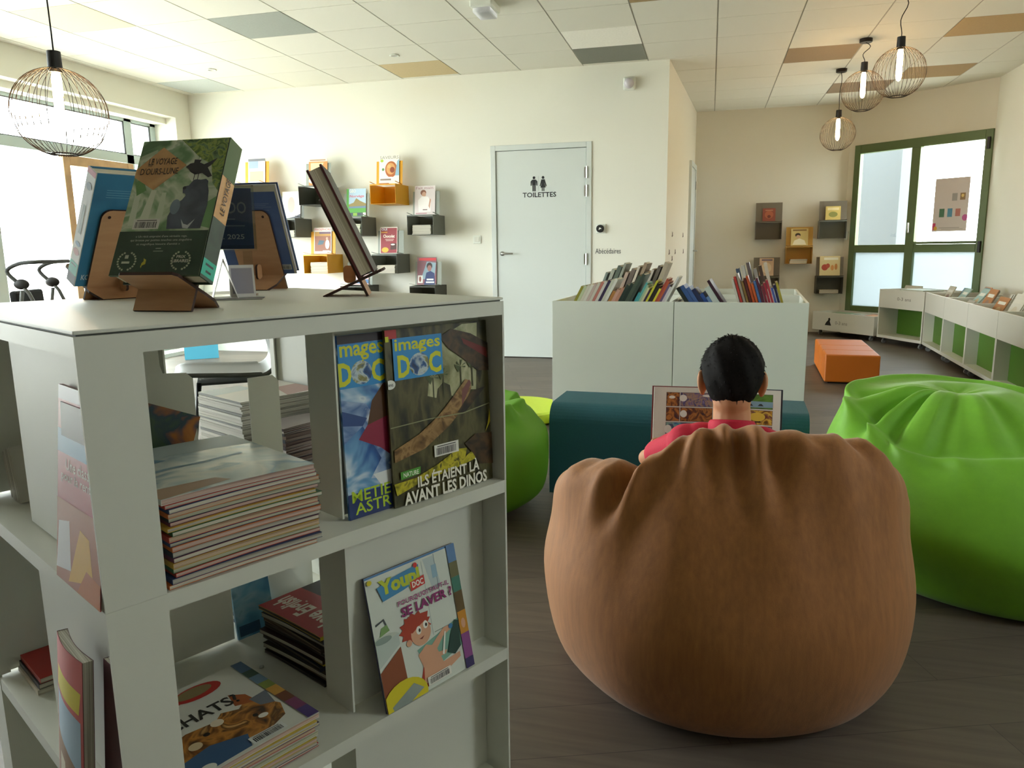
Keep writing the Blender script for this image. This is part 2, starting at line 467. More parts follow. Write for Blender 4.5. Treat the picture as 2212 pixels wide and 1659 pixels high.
SPEC = [(-0.9, 6.98, '#83857c', 'grey ceiling tile touching the white-walled corner above the toilet door', None),
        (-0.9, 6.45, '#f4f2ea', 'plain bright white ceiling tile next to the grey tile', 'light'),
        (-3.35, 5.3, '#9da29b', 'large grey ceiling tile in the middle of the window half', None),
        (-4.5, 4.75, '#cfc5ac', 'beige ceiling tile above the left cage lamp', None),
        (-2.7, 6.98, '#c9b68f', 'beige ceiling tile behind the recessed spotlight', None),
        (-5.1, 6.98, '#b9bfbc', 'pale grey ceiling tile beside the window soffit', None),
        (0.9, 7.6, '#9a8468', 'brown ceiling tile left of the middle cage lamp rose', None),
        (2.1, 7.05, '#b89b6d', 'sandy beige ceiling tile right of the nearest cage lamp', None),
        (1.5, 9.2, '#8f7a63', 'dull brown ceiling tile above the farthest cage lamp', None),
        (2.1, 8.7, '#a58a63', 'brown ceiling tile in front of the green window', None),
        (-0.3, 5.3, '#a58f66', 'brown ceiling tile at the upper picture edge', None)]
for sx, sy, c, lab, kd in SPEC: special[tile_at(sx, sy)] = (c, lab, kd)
for i in range(len(X_EDGES) - 1):
    for j in range(len(Y_EDGES) - 1):
        x0, x1, y0, y1 = X_EDGES[i] + g, X_EDGES[i + 1] - g, Y_EDGES[j] + g * 0.55, Y_EDGES[j + 1] - g * 0.55
        if (i, j) in special:
            c, lab, kd = special[(i, j)]
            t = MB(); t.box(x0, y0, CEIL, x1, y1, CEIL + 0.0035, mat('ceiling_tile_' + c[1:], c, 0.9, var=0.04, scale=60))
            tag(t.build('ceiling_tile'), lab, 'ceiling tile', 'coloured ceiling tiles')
        else: mb.box(x0, y0, CEIL, x1, y1, CEIL + 0.005, CT)
struct(mb.build('ceiling'))

T = 0.2
# toilet wall, with the doorway left open for the door
DX0, DX1, DZ = -2.115, -1.115, 2.085
mb = MB()
mb.box(XL - 0.6, YT, 0, DX0, YT + T, CEIL, WALL); mb.box(DX1, YT, 0, -0.408, YT + T, CEIL, WALL); mb.box(DX0, YT, DZ, DX1, YT + T, CEIL, WALL)
mb.box(DX0, YT + 0.09, 0, DX1, YT + T, DZ, WALL)
struct(mb.build('wall_toilets'))
# side wall running back to the far corner
sd = Vector((0.19, 2.847, 0)).normalized()
mb = MB(); mb.prism([(-0.408, YT + 0.001), (-0.218, YB), (-0.218, YB + T), (-0.62, YB + T), (-0.62, YT + 0.001)], 0, CEIL, WALLB); struct(mb.build('wall_side'))
mb = MB(); mb.box(-0.4, YB, 0, 1.62, YB + T, CEIL, WALLB); struct(mb.build('wall_back'))
# slanted window wall
WA = Vector((1.60, YB, 0)); WB = Vector((2.842, 9.109, 0)); WD = (WB - WA).normalized(); WN = Vector((WD.y, -WD.x, 0))   # WN points into the room
WL = (WB - WA).length
MW = Matrix(((WD.x, -WN.x, 0, WA.x), (WD.y, -WN.y, 0, WA.y), (0, 0, 1, 0), (0, 0, 0, 1)))   # local x along the wall, y outward
wx0, wx1, wz0, wz1 = 0.085, 1.615, 0.28, 2.262
mb = MB()
TW = 0.06
mb.box(-0.1, 0, 0, wx0, TW, CEIL, WALLB, MW); mb.box(wx1, 0, 0, WL + 0.1, TW, CEIL, WALLB, MW)
mb.box(wx0, 0, 0, wx1, TW, wz0, WALLB, MW); mb.box(wx0, 0, wz1, wx1, TW, CEIL, WALLB, MW)
struct(mb.build('wall_window'))
mb = MB()
RY0, RY1, RZ0, RZ1 = 1.1, 1.9, 1.5, 2.32  # opening cut for the added window
mb.box(XR, YN - T, 0, XR + T, RY0, CEIL, WALL); mb.box(XR, RY1, 0, XR + T, 9.15, CEIL, WALL); mb.box(XR, RY0, 0, XR + T, RY1, RZ0, WALL); mb.box(XR, RY0, RZ1, XR + T, RY1, CEIL, WALL)
struct(mb.build('wall_right'))
w3 = thing('added_fill_window', '', 'window'); del w3['label']; del w3['category']; struct(w3)  # added out of view to light the front of the shelving unit
mb = MB()
for (y0, y1, z0, z1) in ((RY0, RY0 + 0.06, RZ0, RZ1), (RY1 - 0.06, RY1, RZ0, RZ1), (RY0 + 0.06, RY1 - 0.06, RZ0, RZ0 + 0.06), (RY0 + 0.06, RY1 - 0.06, RZ1 - 0.06, RZ1)): mb.box(XR + 0.08, y0, z0, XR + 0.14, y1, z1, FRAMEGR)
mb.build('window_frame', w3, bevel=0.004)
mb = MB(); mb.box(XR + 0.105, RY0 + 0.05, RZ0 + 0.05, XR + 0.111, RY1 - 0.05, RZ1 - 0.05, GLASS); mb.build('pane', w3)
mb = MB(); mb.box(XL - 0.6, YN - T, 0, XR + T, YN, CEIL, mat('rear_wall_darkened', '#6a655c', 0.9)); struct(mb.build('wall_rear'))  # unseen wall, darkened to cut the light from behind the camera
# left wall: thick, with one long glazed opening under a soffit
LY0, LY1, LZ = 1.3, 7.1, 2.50
mb = MB()
mb.box(XL - 0.6, LY1, 0, XL, YT, CEIL, WALL); mb.box(XL - 0.6, YN, 0, XL, LY0, CEIL, WALL)
mb.box(XL - 0.6, LY0, LZ, XL, LY1, CEIL, WALL); mb.box(XL - 0.6, LY0, -0.02, XL - 0.05, LY1, 0.04, WALL)
mb.box(XL - 0.27, LY0, 2.44, XL - 0.12, LY1, LZ, WALL)
struct(mb.build('wall_left'))
mb = MB(); mb.box(XL - 0.5, LY1 - 0.012, 0, XL + 0.012, YT - 0.001, 0.07, WHITE); mb.box(XL, YT - 0.012, 0, DX0, YT - 0.0005, 0.07, WHITE); mb.box(DX1, YT - 0.012, 0, -0.41, YT - 0.0005, 0.07, WHITE)
struct(mb.build('baseboard_toilets'))

# window 1: the long glazed front on the left
w1 = thing('window_1', '', 'window'); del w1['label']; del w1['category']; struct(w1)
def bar(mbq, y0, y1, z0, z1, d=0.035): mbq.box(XW - d, y0, z0, XW + d, y1, z1, FRAMEG)
mb = MB()
muls = [7.05, 6.65, 5.02, 3.4, 1.31]
bar(mb, LY0, LY1, 2.41, 2.49); bar(mb, LY0, LY1, 2.0, 2.09); bar(mb, LY0, LY1, 0.04, 0.12)
for y in muls: bar(mb, y - (0.0 if y < 7 else 0.03), y + (0.1 if y < 7 else 0.05), 0.04, 2.49)
mb.build('window_frame', w1, bevel=0.004)
mb = MB(); yy = sorted(muls)
for a, b in zip(yy[:-1], yy[1:]):
    a2 = a + 0.1; b2 = b - (0.03 if b > 7 else 0)
    if b2 - a2 < 0.1: continue
    for (z0, z1) in ((2.09, 2.41),):
        for (p, q, r, s_) in ((a2, b2, z0, z0 + 0.008), (a2, b2, z1 - 0.008, z1), (b2 - 0.012, b2, z0, z1)):
            mb.box(XW + 0.02, p, r, XW + 0.03, q, s_, BLACK)
mb.build('gasket', w1)
mb = MB(); mb.box(XW - 0.004, LY0, 0.1, XW + 0.004, LY1, 2.42, GLASS); mb.build('pane', w1)
# timber glazed door standing just outside/inside the front
OAK = mat('oak_door_timber', '#b39169', 0.55, var=0.15, scale=9)
d2 = thing('door_2', '', 'door', (-5.74, 5.79, 0)); del d2['label']; del d2['category']; struct(d2)
mb = MB()
mb.box(-0.02, 0, 0.02, 0.03, 0.075, 1.99, OAK); mb.box(-0.02, 0.80, 0.02, 0.03, 0.875, 1.99, OAK); mb.box(-0.02, 0.075, 1.9, 0.03, 0.80, 1.99, OAK); mb.box(-0.02, 0.075, 0.02, 0.03, 0.80, 0.2, OAK)
mb.build('door_frame', d2, bevel=0.003)
mb = MB(); mb.box(0.002, 0.07, 0.19, 0.008, 0.81, 1.91, GLASS); mb.build('pane', d2)
mb = MB(); mb.tube([(0.03, 0.10, 1.0), (0.06, 0.10, 1.0), (0.06, 0.22, 1.0)], 0.008, METAL); mb.build('door_handle', d2, smooth=True)

# window 2: green framed window with frosted lower panes
w2 = thing('window_2', '', 'window'); del w2['label']; del w2['category']; struct(w2)
mb = MB()
def gb(x0, x1, z0, z1, y0=-0.02, y1=0.05): mb.box(x0, y0, z0, x1, y1, z1, FRAMEGR, MW)
xm0, xm1 = 0.775, 0.875
gb(wx0, wx0 + 0.075, wz0, wz1); gb(wx1 - 0.075, wx1, wz0, wz1); gb(wx0 + 0.075, wx1 - 0.075, wz1 - 0.1, wz1); gb(wx0 + 0.075, wx1 - 0.075, wz0, wz0 + 0.07)
gb(xm0, xm1, wz0 + 0.07, wz1 - 0.1); gb(wx0 + 0.075, xm0, 0.995, 1.085); gb(xm1, wx1 - 0.075, 0.995, 1.085)
gb(xm1 + 0.001, wx1 - 0.076, 1.086, 1.115, -0.035, 0.02)
mb.build('window_frame', w2, bevel=0.004)
mb = MB(); mb.box(wx0 + 0.07, 0.02, 1.08, xm0 + 0.01, 0.026, wz1 - 0.09, GLASS, MW); mb.build('pane', w2)
mb = MB(); mb.box(xm1 - 0.01, 0.02, 1.08, wx1 - 0.07, 0.026, wz1 - 0.09, GLASS, MW); mb.build('pane', w2)
mb = MB(); mb.box(wx0 + 0.07, 0.02, wz0 + 0.06, xm0 + 0.01, 0.026, 1.0, FROST, MW); mb.build('frosted_pane', w2)
mb = MB(); mb.box(xm1 - 0.01, 0.02, wz0 + 0.06, wx1 - 0.07, 0.026, 1.0, FROST, MW); mb.build('frosted_pane', w2)
mb = MB(); mb.tube([MW @ Vector((0.82, -0.02, 1.22)), MW @ Vector((0.82, -0.06, 1.22)), MW @ Vector((0.82, -0.062, 1.33))], 0.009, METAL); mb.build('window_handle', w2, smooth=True)
mb = MB()
for z in (1.05, 2.12): mb.box(wx1 - 0.045, -0.045, z - 0.06, wx1 - 0.02, -0.021, z + 0.06, BLACK, MW)
mb.build('hinge', w2)
mb = MB(); mb.box(0.025, -0.02, 1.15, 0.06, -0.002, 1.25, WHITE, MW); tag(mb.build('window_contact'), 'small white plastic box on the wall left of the green window', 'sensor')

# outside
mb = MB(); mb.box(-40, -30, -0.25, 40, 45, -0.13, mat('outdoor_paving', '#c9c4b8', 0.9)); struct(mb.build('ground'))
NB = mat('neighbour_painted_shade', '#3e4447', 0.9); NB2 = mat('neighbour_stone', '#cfc3a8', 0.9, var=0.12, scale=3)  # the grey wall's shade is put into its dark colour
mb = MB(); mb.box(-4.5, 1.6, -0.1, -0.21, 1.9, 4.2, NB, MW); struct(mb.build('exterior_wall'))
mb = MB(); mb.box(0.4, 9.0, -0.1, 9.5, 9.5, 3.0, NB2, MW); mb.box(2.5, 8.9, 1.1, 3.4, 9.0, 2.2, mat('neighbour_shutter', '#b5b0a5', 0.8), MW); struct(mb.build('exterior_house'))

# door 1: the toilet door
d1 = thing('door_1', '', 'door', (DX0, YT, 0)); del d1['label']; del d1['category']; struct(d1)
mb = MB(); W_ = DX1 - DX0
mb.box(0.0, -0.012, 0, 0.05, 0.08, DZ, DOORG); mb.box(W_ - 0.05, -0.012, 0, W_, 0.08, DZ, DOORG); mb.box(0.05, -0.012, DZ - 0.05, W_ - 0.05, 0.08, DZ, DOORG)
mb.build('door_frame', d1, bevel=0.003)
mb = MB(); mb.box(0.054, 0.002, 0.008, W_ - 0.054, 0.042, DZ - 0.054, DOORG); mb.build('door_leaf', d1, bevel=0.002)
mb = MB()
INK = mat('black_vinyl_lettering', '#1d1d20', 0.6)
MD = Matrix(((1, 0, 0, 0), (0, 0, -1, 0.001), (0, 1, 0, 0), (0, 0, 0, 1)))
art(mb, [('t', INK, 'TOILETTES', 0.32, 1.585, 0.655, 1.632, 0.02)], MD)
def picto(cx, skirt):
    S = [('e', INK, cx, 1.77, 0.0135, 0.0135)]
    if skirt: S += [('p', INK, [(cx - 0.017, 1.752), (cx - 0.034, 1.69), (cx - 0.026, 1.688), (cx - 0.012, 1.725), (cx - 0.026, 1.675), (cx + 0.026, 1.675), (cx + 0.012, 1.725), (cx + 0.026, 1.688), (cx + 0.034, 1.69), (cx + 0.017, 1.752)]), ('r', INK, cx - 0.013, 1.642, cx - 0.003, 1.676), ('r', INK, cx + 0.003, 1.642, cx + 0.013, 1.676)]
    else: S += [('r', INK, cx - 0.019, 1.70, cx + 0.019, 1.752), ('p', INK, [(cx - 0.02, 1.752), (cx - 0.034, 1.735), (cx - 0.034, 1.695), (cx - 0.025, 1.695), (cx - 0.02, 1.73)]), ('p', INK, [(cx + 0.02, 1.73), (cx + 0.025, 1.695), (cx + 0.034, 1.695), (cx + 0.034, 1.735), (cx + 0.02, 1.752)]), ('r', INK, cx - 0.016, 1.642, cx - 0.002, 1.702), ('r', INK, cx + 0.002, 1.642, cx + 0.016, 1.702)]
    return S
art(mb, picto(0.435, False) + picto(0.525, True) + [('r', '#8a8f8e', 0.479, 1.645, 0.481, 1.785)], MD)
mb.build('lettering', d1, label='black toilet pictograms over the word TOILETTES')
mb = MB(); mb.lathe([(0.0, 0.0), (0.022, 0.0), (0.022, 0.01), (0, 0.01)], METAL, 20)
R90 = Matrix.Translation((0.104, 0.002, 1.046)) @ Matrix.Rotation(radians(90), 4, 'X')
mb.v = [tuple(R90 @ Vector(p)) for p in mb.v]
mb.tube([(0.104, -0.005, 1.046), (0.104, -0.045, 1.046), (0.115, -0.05, 1.046), (0.225, -0.05, 1.046)], 0.008, METAL); mb.build('door_handle', d1, smooth=True)
for z in (1.803, 1.631, 0.985):
    mb = MB(); mb.tube([(W_ - 0.045, -0.018, z - 0.055), (W_ - 0.045, -0.018, z + 0.055)], 0.009, METAL); mb.box(W_ - 0.07, -0.014, z - 0.05, W_ - 0.045, -0.011, z + 0.05, METAL); mb.build('hinge', d1, smooth=False)

# wall fittings
def on_toilet_wall(x, z): return (x, YT, z)
t = thing('thermostat', 'round black thermostat dial on a white square right of the toilet door', 'thermostat', (-1.02, YT, 1.272))
mb = MB(); mb.box(-0.045, -0.012, -0.045, 0.045, 0, 0.045, WBOARD); mb.build('base_plate', t, bevel=0.004)
mb = MB(); mb.lathe([(0, 0.028), (0.03, 0.028), (0.036, 0.024), (0.037, 0.0)], BLACK, 28); MR = Matrix.Translation((-0.008, -0.012, 0)) @ Matrix.Rotation(radians(90), 4, 'X'); mb.v = [tuple(MR @ Vector(p)) for p in mb.v]
art(mb, [('e', '#e8e8e0', -0.008, 0.004, 0.008, 0.006), ('e', '#e8e8e0', -0.014, -0.006, 0.005, 0.005), ('r', '#e8e8e0', -0.012, -0.004, 0.006, 0.004)], Matrix(((1, 0, 0, 0), (0, 0, -1, -0.0405), (0, 1, 0, 0), (0, 0, 0, 1)))); mb.build('dial', t)
t = thing('alarm_siren', 'white rounded alarm sensor high on the wall near the corner', 'alarm', (-0.77, YT, 2.575))
mb = MB(); mb.box(-0.055, -0.04, -0.06, 0.06, 0, 0.06, WBOARD); mb.build('housing', t, bevel=0.025, seg=4)
mb = MB(); mb.lathe([(0, 0.05), (0.02, 0.05), (0.04, 0.035), (0.046, 0.0)], mat('alarm_lens', '#c9c4cc', 0.3), 24); MR = Matrix.Translation((0, -0.04, 0)) @ Matrix.Rotation(radians(90), 4, 'X'); mb.v = [tuple(MR @ Vector(p)) for p in mb.v]; mb.build('lens', t, smooth=True)
t = thing('light_switch', 'small white light switch left of the toilet door', 'switch', (-2.27, YT, 1.19))
mb = MB(); mb.box(-0.04, -0.01, -0.04, 0.04, 0, 0.04, WBOARD); mb.build('plate', t, bevel=0.003); mb = MB(); mb.box(-0.025, -0.014, -0.025, 0.025, -0.01, 0.025, WHITE); mb.build('rocker', t, bevel=0.002)
mb = MB(); art(mb, [('t', mat('grey_vinyl_lettering', '#4a4c4c', 0.6), 'Abécédaires', -1.075, 1.035, -0.829, 1.085, 0.004)], Matrix(((1, 0, 0, 0), (0, 0, -1, YT - 0.001), (0, 1, 0, 0), (0, 0, 0, 1)))); tag(mb.build('wall_lettering'), 'grey lettering reading Abécédaires on the white wall above the book bin', 'lettering')
# side wall: second door edge and small dark stickers
def side(y, off=0.0):
    x = -0.408 + (y - YT) * 0.19 / 2.847
    return Vector((x + off, y, 0))
MS = Matrix(((sd.x, sd.y, 0, -0.408), (sd.y, -sd.x, 0, YT), (0, 0, 1, 0), (0, 0, 0, 1)))   # local x along wall, y into the room
d3 = thing('door_3', '', 'door'); del d3['label']; del d3['category']; struct(d3)
mb = MB(); mb.box(2.1, 0.0, 0, 2.16, 0.03, 2.1, DOORG, MS); mb.box(2.72, 0, 0, 2.78, 0.03, 2.1, DOORG, MS); mb.box(2.16, 0, 2.04, 2.72, 0.03, 2.1, DOORG, MS); mb.build('door_frame', d3)
mb = MB(); mb.box(2.163, 0, 0.01, 2.717, 0.02, 2.037, DOORG, MS); mb.build('door_leaf', d3)
mb = MB(); mb.tube([MS @ Vector((2.67, 0.02, 1.04)), MS @ Vector((2.67, 0.07, 1.04)), MS @ Vector((2.56, 0.07, 1.04))], 0.009, METAL); mb.build('door_handle', d3, smooth=True)
mb = MB(); mb.tube([MS @ Vector((2.70, 0.035, 1.8)), MS @ Vector((2.70, 0.035, 1.9))], 0.012, METAL); mb.build('hinge', d3)
ST = mat('wall_sticker_ink', '#5a4a3c', 0.7)
for n, (sy, sz, lab) in enumerate([(0.53, 1.215, 'upper dark sticker nearest the outer corner of the side wall'), (1.57, 1.222, 'upper dark sticker nearest the side door'), (0.3, 1.04, 'lower dark sticker nearest the outer corner of the side wall'), (0.82, 1.04, 'middle dark sticker of the lower row on the side wall'), (1.65, 1.04, 'lower dark sticker beside the side door'), (0.55, 0.975, 'lowest dark sticker on the side wall')]):
    mb = MB(); a = 0.055; mb.prism([(sy - a, sz - 0.02), (sy - a * 0.2, sz - 0.026), (sy + a, sz - 0.012), (sy + a * 0.5, sz + 0.004), (sy + a * 0.7, sz + 0.026), (sy, sz + 0.012), (sy - a * 0.6, sz + 0.03), (sy - a * 0.4, sz)], 0.0003, 0.0015, ST, MS @ Matrix(((1, 0, 0, 0), (0, 0, 1, 0), (0, 1, 0, 0), (0, 0, 0, 1))))
    tag(mb.build('wall_sticker'), lab, 'sticker', 'small dark stickers on the side wall')
# ceiling fittings
def downlight(x, y, lab):
    t = thing('recessed_spotlight', lab, 'spotlight', (x, y, CEIL), group='small recessed spotlights')
    mb = MB(); mb.lathe([(0.04, -0.0005), (0.045, -0.006), (0.03, -0.008), (0.028, -0.001)], WBOARD, 24); mb.build('trim_ring', t, smooth=True)
    mb = MB(); mb.lathe([(0, -0.004), (0.028, -0.003)], mat('spot_lens', '#9a9a92', 0.3), 20); mb.build('lens', t, smooth=True)
downlight(-2.713, 6.438, 'recessed spotlight beside the beige ceiling tile over the magazine wall')
downlight(-4.526, 6.405, 'recessed spotlight near the window soffit')
t = thing('emergency_light', 'white box emergency light on the ceiling at the upper picture edge', 'emergency light', (-1.56, 5.33, CEIL))
mb = MB(); mb.box(-0.08, -0.11, -0.05, 0.08, 0.11, -0.0005, WBOARD); mb.build('housing', t, bevel=0.01); mb = MB(); mb.box(-0.065, -0.095, -0.085, 0.065, 0.095, -0.05, frosted_mat('light_diffuser', (0.9, 0.9, 0.95), 0.3)); mb.build('diffuser', t, bevel=0.012)

# ------------------------------------------------------------------ pendant lamps
BULB = mat('warm_filament_glow', '#ffb45e', 0.4, emit=26.0)
def bulbmat():
    m = bpy.data.materials.new('filament_bulb'); m.use_nodes = True; nt = m.node_tree; nt.nodes.remove(nt.nodes['Principled BSDF'])
    e = nt.nodes.new('ShaderNodeEmission'); e.inputs[0].default_value = (1.0, 0.62, 0.26, 1); e.inputs[1].default_value = 48.0
    nt.links.new(e.outputs[0], nt.nodes['Material Output'].inputs[0]); return m
BULB = bulbmat()
WIRE = mat('dark_bronze_wire', '#2b2420', 0.45, metal=0.6)
def pendant(x, y, z, d, lab, nw=36, bend=0.02, lean=0.0):
    t = thing('pendant_lamp', lab, 'lamp', (x, y, CEIL), group='wire cage pendant lamps')
    h = CEIL - z; R = d / 2
    mb = MB(); mb.lathe([(0, -0.0005), (0.05, -0.0005), (0.05, -0.026), (0.046, -0.03), (0, -0.03)], WIRE, 28); mb.build('ceiling_rose', t)
    ztop = -(h - R * 0.92)
    mb = MB(); L = ztop + 0.075
    mb.tube([(0.012 * sin(i / 10 * pi * 2.2) * bend / 0.02 * (1 - i / 10), 0, -0.03 + (L + 0.03) * i / 10) for i in range(11)], 0.0032, BLACK, 8); mb.build('cord', t, smooth=True)
    mb = MB(); mb.lathe([(0, ztop + 0.078), (0.026, ztop + 0.076), (0.028, ztop + 0.0), (0.024, ztop - 0.006), (0, ztop - 0.006)], BLACK, 24); mb.build('socket', t, smooth=False)
    mb = MB(); zc = -h
    a0 = 0.16; a1 = pi - 0.27
    for k in range(nw):
        ph = 2 * pi * k / nw
        path = []
        for i in range(25):
            a = a0 + (a1 - a0) * i / 24
            path.append((R * sin(a) * cos(ph), R * sin(a) * sin(ph), zc + R * 0.98 * cos(a)))
        mb.tube(path, 0.00125, WIRE, 5)
    for a, rr in ((a0, 0.0022), (a1, 0.0032)):
        mb.tube([(R * sin(a) * cos(2 * pi * i / 28), R * sin(a) * sin(2 * pi * i / 28), zc + R * 0.95 * cos(a)) for i in range(28)], rr, WIRE, 6, closed=True)
    mb.build('cage', t, smooth=True)
    mb = MB(); bz = ztop - 0.006
    mb.lathe([(0, bz), (0.014, bz), (0.019, bz - 0.02), (0.0195, bz - 0.17), (0.013, bz - 0.195), (0, bz - 0.205)], BULB, 16); mb.build('bulb', t, smooth=True)
pendant(-2.65, 2.70, 1.672, 0.362, 'black cage pendant lamp in front of the large left window')
pendant(1.21, 5.90, 2.24, 0.335, 'lit cage pendant lamp nearest the camera of the three by the green window', bend=0.06)
pendant(1.195, 7.13, 2.352, 0.335, 'lit cage pendant lamp in the middle of the three, on the short cord', bend=0.08)
pendant(1.177, 8.23, 2.16, 0.325, 'lit cage pendant lamp farthest away and hanging lowest of the three')

# ------------------------------------------------------------------ white steel shelving unit (square, pinwheel plan, open on every side)
S0 = Vector((-0.697, 0.692, 0)); SA = radians(61.78)
AX = Vector((cos(SA), sin(SA), 0)); BX = Vector((-sin(SA), cos(SA), 0)); ZX = Vector((0, 0, 1))
def sp(s, t, z=0.0): return S0 + AX * s + BX * t + Vector((0, 0, z))
SL = 0.71
unit = thing('shelving_unit', 'white steel magazine shelving unit in the left foreground', 'shelf', S0, SA)
th = 0.0035
mb = MB(); mb.box(0, 0, 0.9955, SL, SL, 1.0, WHITE); mb.build('top_panel', unit, bevel=0.001)
mb = MB(); mb.box(0.004, 0.004, 0.9932, SL - 0.004, SL - 0.004, 0.9955, mat('painted_gap_shade', '#4a4c46', 0.6)); mb.build('gap_shade_strip', unit)  # dark slab paints the shade of the gap under the top
mb = MB(); e = 0.022
mb.box(0, 0, 0.9685, SL, th, 0.9932, WHITE); mb.box(0, SL - th, 0.9685, SL, SL, 0.9932, WHITE); mb.box(0, th, 0.9685, th, SL - th, 0.9932, WHITE); mb.box(SL - th, th, 0.9685, SL, SL - th, 0.9932, WHITE)
mb.box(th, th, 0.989, SL - th, SL - th, 0.9932, WHITE)
mb.build('top_rail', unit)
LEVELS = [0.655, 0.31]
for z in LEVELS:
    mb = MB(); mb.box(th, th, z - 0.004, SL - th, SL - th, z, WHITE)
    mb.box(0, 0, z - 0.024, SL, th, z, WHITE); mb.box(0, SL - th, z - 0.024, SL, SL, z, WHITE); mb.box(0, th, z - 0.024, th, SL - th, z, WHITE); mb.box(SL - th, th, z - 0.024, SL, SL - th, z, WHITE)
    mb.build('shelf_panel', unit)
mb = MB(); mb.box(0.01, 0.01, 0.0, SL - 0.01, SL - 0.01, 0.03, WHITE); mb.build('base_panel', unit)
# four corner posts, each a folded sheet; rotated copies about the middle
def rot4(k):
    return Matrix.Translation((SL / 2, SL / 2, 0)) @ Matrix.Rotation(k * pi / 2, 4, 'Z') @ Matrix.Translation((-SL / 2, -SL / 2, 0))
ROWS = [(0.659, 0.9685), (0.314, 0.631), (0.03, 0.286)]
for k in range(4):
    R = rot4(k); mb = MB()
    for (z0, z1) in ((0.6555, 0.9928), (0.0, 0.6545)): mb.box(-0.0003, -0.0008, z0, 0.074, th, z1, WHITE, R)
    for (z0, z1) in ROWS: mb.box(0.0705, th, z0, 0.074, 0.018, z1, WHITE, R)
    mb.build('corner_post', unit)
# display backs on each face, with the side return; core stops between front and back
for k in range(4):
    R = rot4(k)
    for (z0, z1) in ROWS:
        mb = MB()
        x0, dd = (0.378, 0.062) if k != 3 else (0.285, 0.036)
        mb.box(x0, dd, z0, SL - 0.004, dd + th, z1, WHITE, R)
        mb.box(x0 - th, dd - 0.016 if k != 3 else dd, z0, x0, 0.125, z1, WHITE, R)
        mb.build('display_back', unit)
def stop(parent, s0, s1, t, z0, zhi, zlo, s_step, cham=0.012):
    mb = MB()
    P = [(s0, z0), (s1, z0), (s1, zlo - cham), (s1 - cham, zlo), (s_step, zlo + 0.004), (s_step - 0.004, zlo + 0.02), (s_step - 0.006, zhi), (s0, zhi)] if zhi > zlo else [(s0, z0), (s1, z0), (s1, zhi - cham), (s1 - cham, zhi), (s0, zhi)]
    mb.prism(P, -0.0015, 0.0015, WHITE, Matrix(((1, 0, 0, 0), (0, 0, 1, t), (0, 1, 0, 0), (0, 0, 0, 1))))
    return mb.build('core_stop', parent)
stop(unit, 0.045, 0.322, 0.435, 0.659, 0.9685, 0.868, 0.268)
stop(unit, 0.405, 0.468, 0.385, 0.659, 0.85, 0.85, 0.4)
stop(unit, 0.045, 0.36, 0.435, 0.314, 0.631, 0.631, 0.36)
stop(unit, 0.45, 0.555, 0.45, 0.314, 0.631, 0.631, 0.5)
mb = MB(); mb.lathe([(0.0045, 0.0), (0.0045, 0.0025), (0.002, 0.003), (0, 0.0022)], METAL, 14, (0.345, 0.30, 0.31)); mb.build('bolt', unit)

# ------------------------------------------------------------------ printed covers
SKYP = paint('print_space_blue', ['#143066', '#2f62a8', '#6fa3d0', '#d7e4ee', '#3a6db0'], 14)
JUNG = paint('print_jungle', ['#1e1c10', '#353318', '#4c4826', '#5e5832', '#3f3a1e', '#26230f'], 1.0, dist=0.25, stretch=(34, 11, 1), detail=7)
JUNGL = paint('print_jungle_light', ['#75774c', '#a3a37a', '#bdbc96', '#8d8f66'], 1.0, dist=0.25, stretch=(20, 16, 1), detail=6)
LIZ = paint('print_lizard', ['#4a3418', '#7d5c30', '#a58250', '#6d4a26'], 40)
LIZD = paint('print_lizard_dark', ['#1e1408', '#3d2b14', '#5a3f1e'], 40)
EARTH = paint('print_earth', ['#14305e', '#2b5c96', '#c7d6dc', '#8d8a4c', '#27568c'], 45)
WEED = paint('print_weed', ['#6d6a10', '#a8a018', '#c8bc2a', '#4a4812'], 60)
ASTRO = paint('print_suit', ['#c8d4e4', '#8ba4cc', '#4b6ea8', '#e6ecf0'], 20)
FOREST = paint('print_forest_watercolour', ['#587f52', '#86a878', '#b6c8a4', '#d4dcc4', '#93b084', '#6d9462'], 16, dist=1.0)
FOREST2 = paint('print_leaves', ['#3c5a22', '#5f8034', '#9cad4a', '#6f8f58', '#33502a'], 55, dist=1.5)
BEAR = paint('print_bear', ['#343a4a', '#4a5264', '#596274'], 25)
DKGREEN = paint('print_dark_green', ['#22382a', '#2a4430', '#1c3024'], 18)
ORANGEB = paint('print_orange_badge', ['#c9965c', '#d8a86c', '#c08a54'], 20)
BLUEB = paint('print_teal_blue', ['#2a6f94', '#35789c', '#2a6488'], 6)
NAVYB = paint('print_navy', ['#3f5688', '#465f94', '#3a4e80'], 6)
PALE = paint('print_pale_cover', ['#9fb2b8', '#c3ccca', '#d6d8ce', '#8ea7b2', '#b9c4bc'], 9, rough=0.18)
CATS = paint('print_cats', ['#3a2210', '#8a5522', '#c08238', '#5e3a1a', '#d0a060'], 22, dist=1.2)
YEL = '#d5d71c'

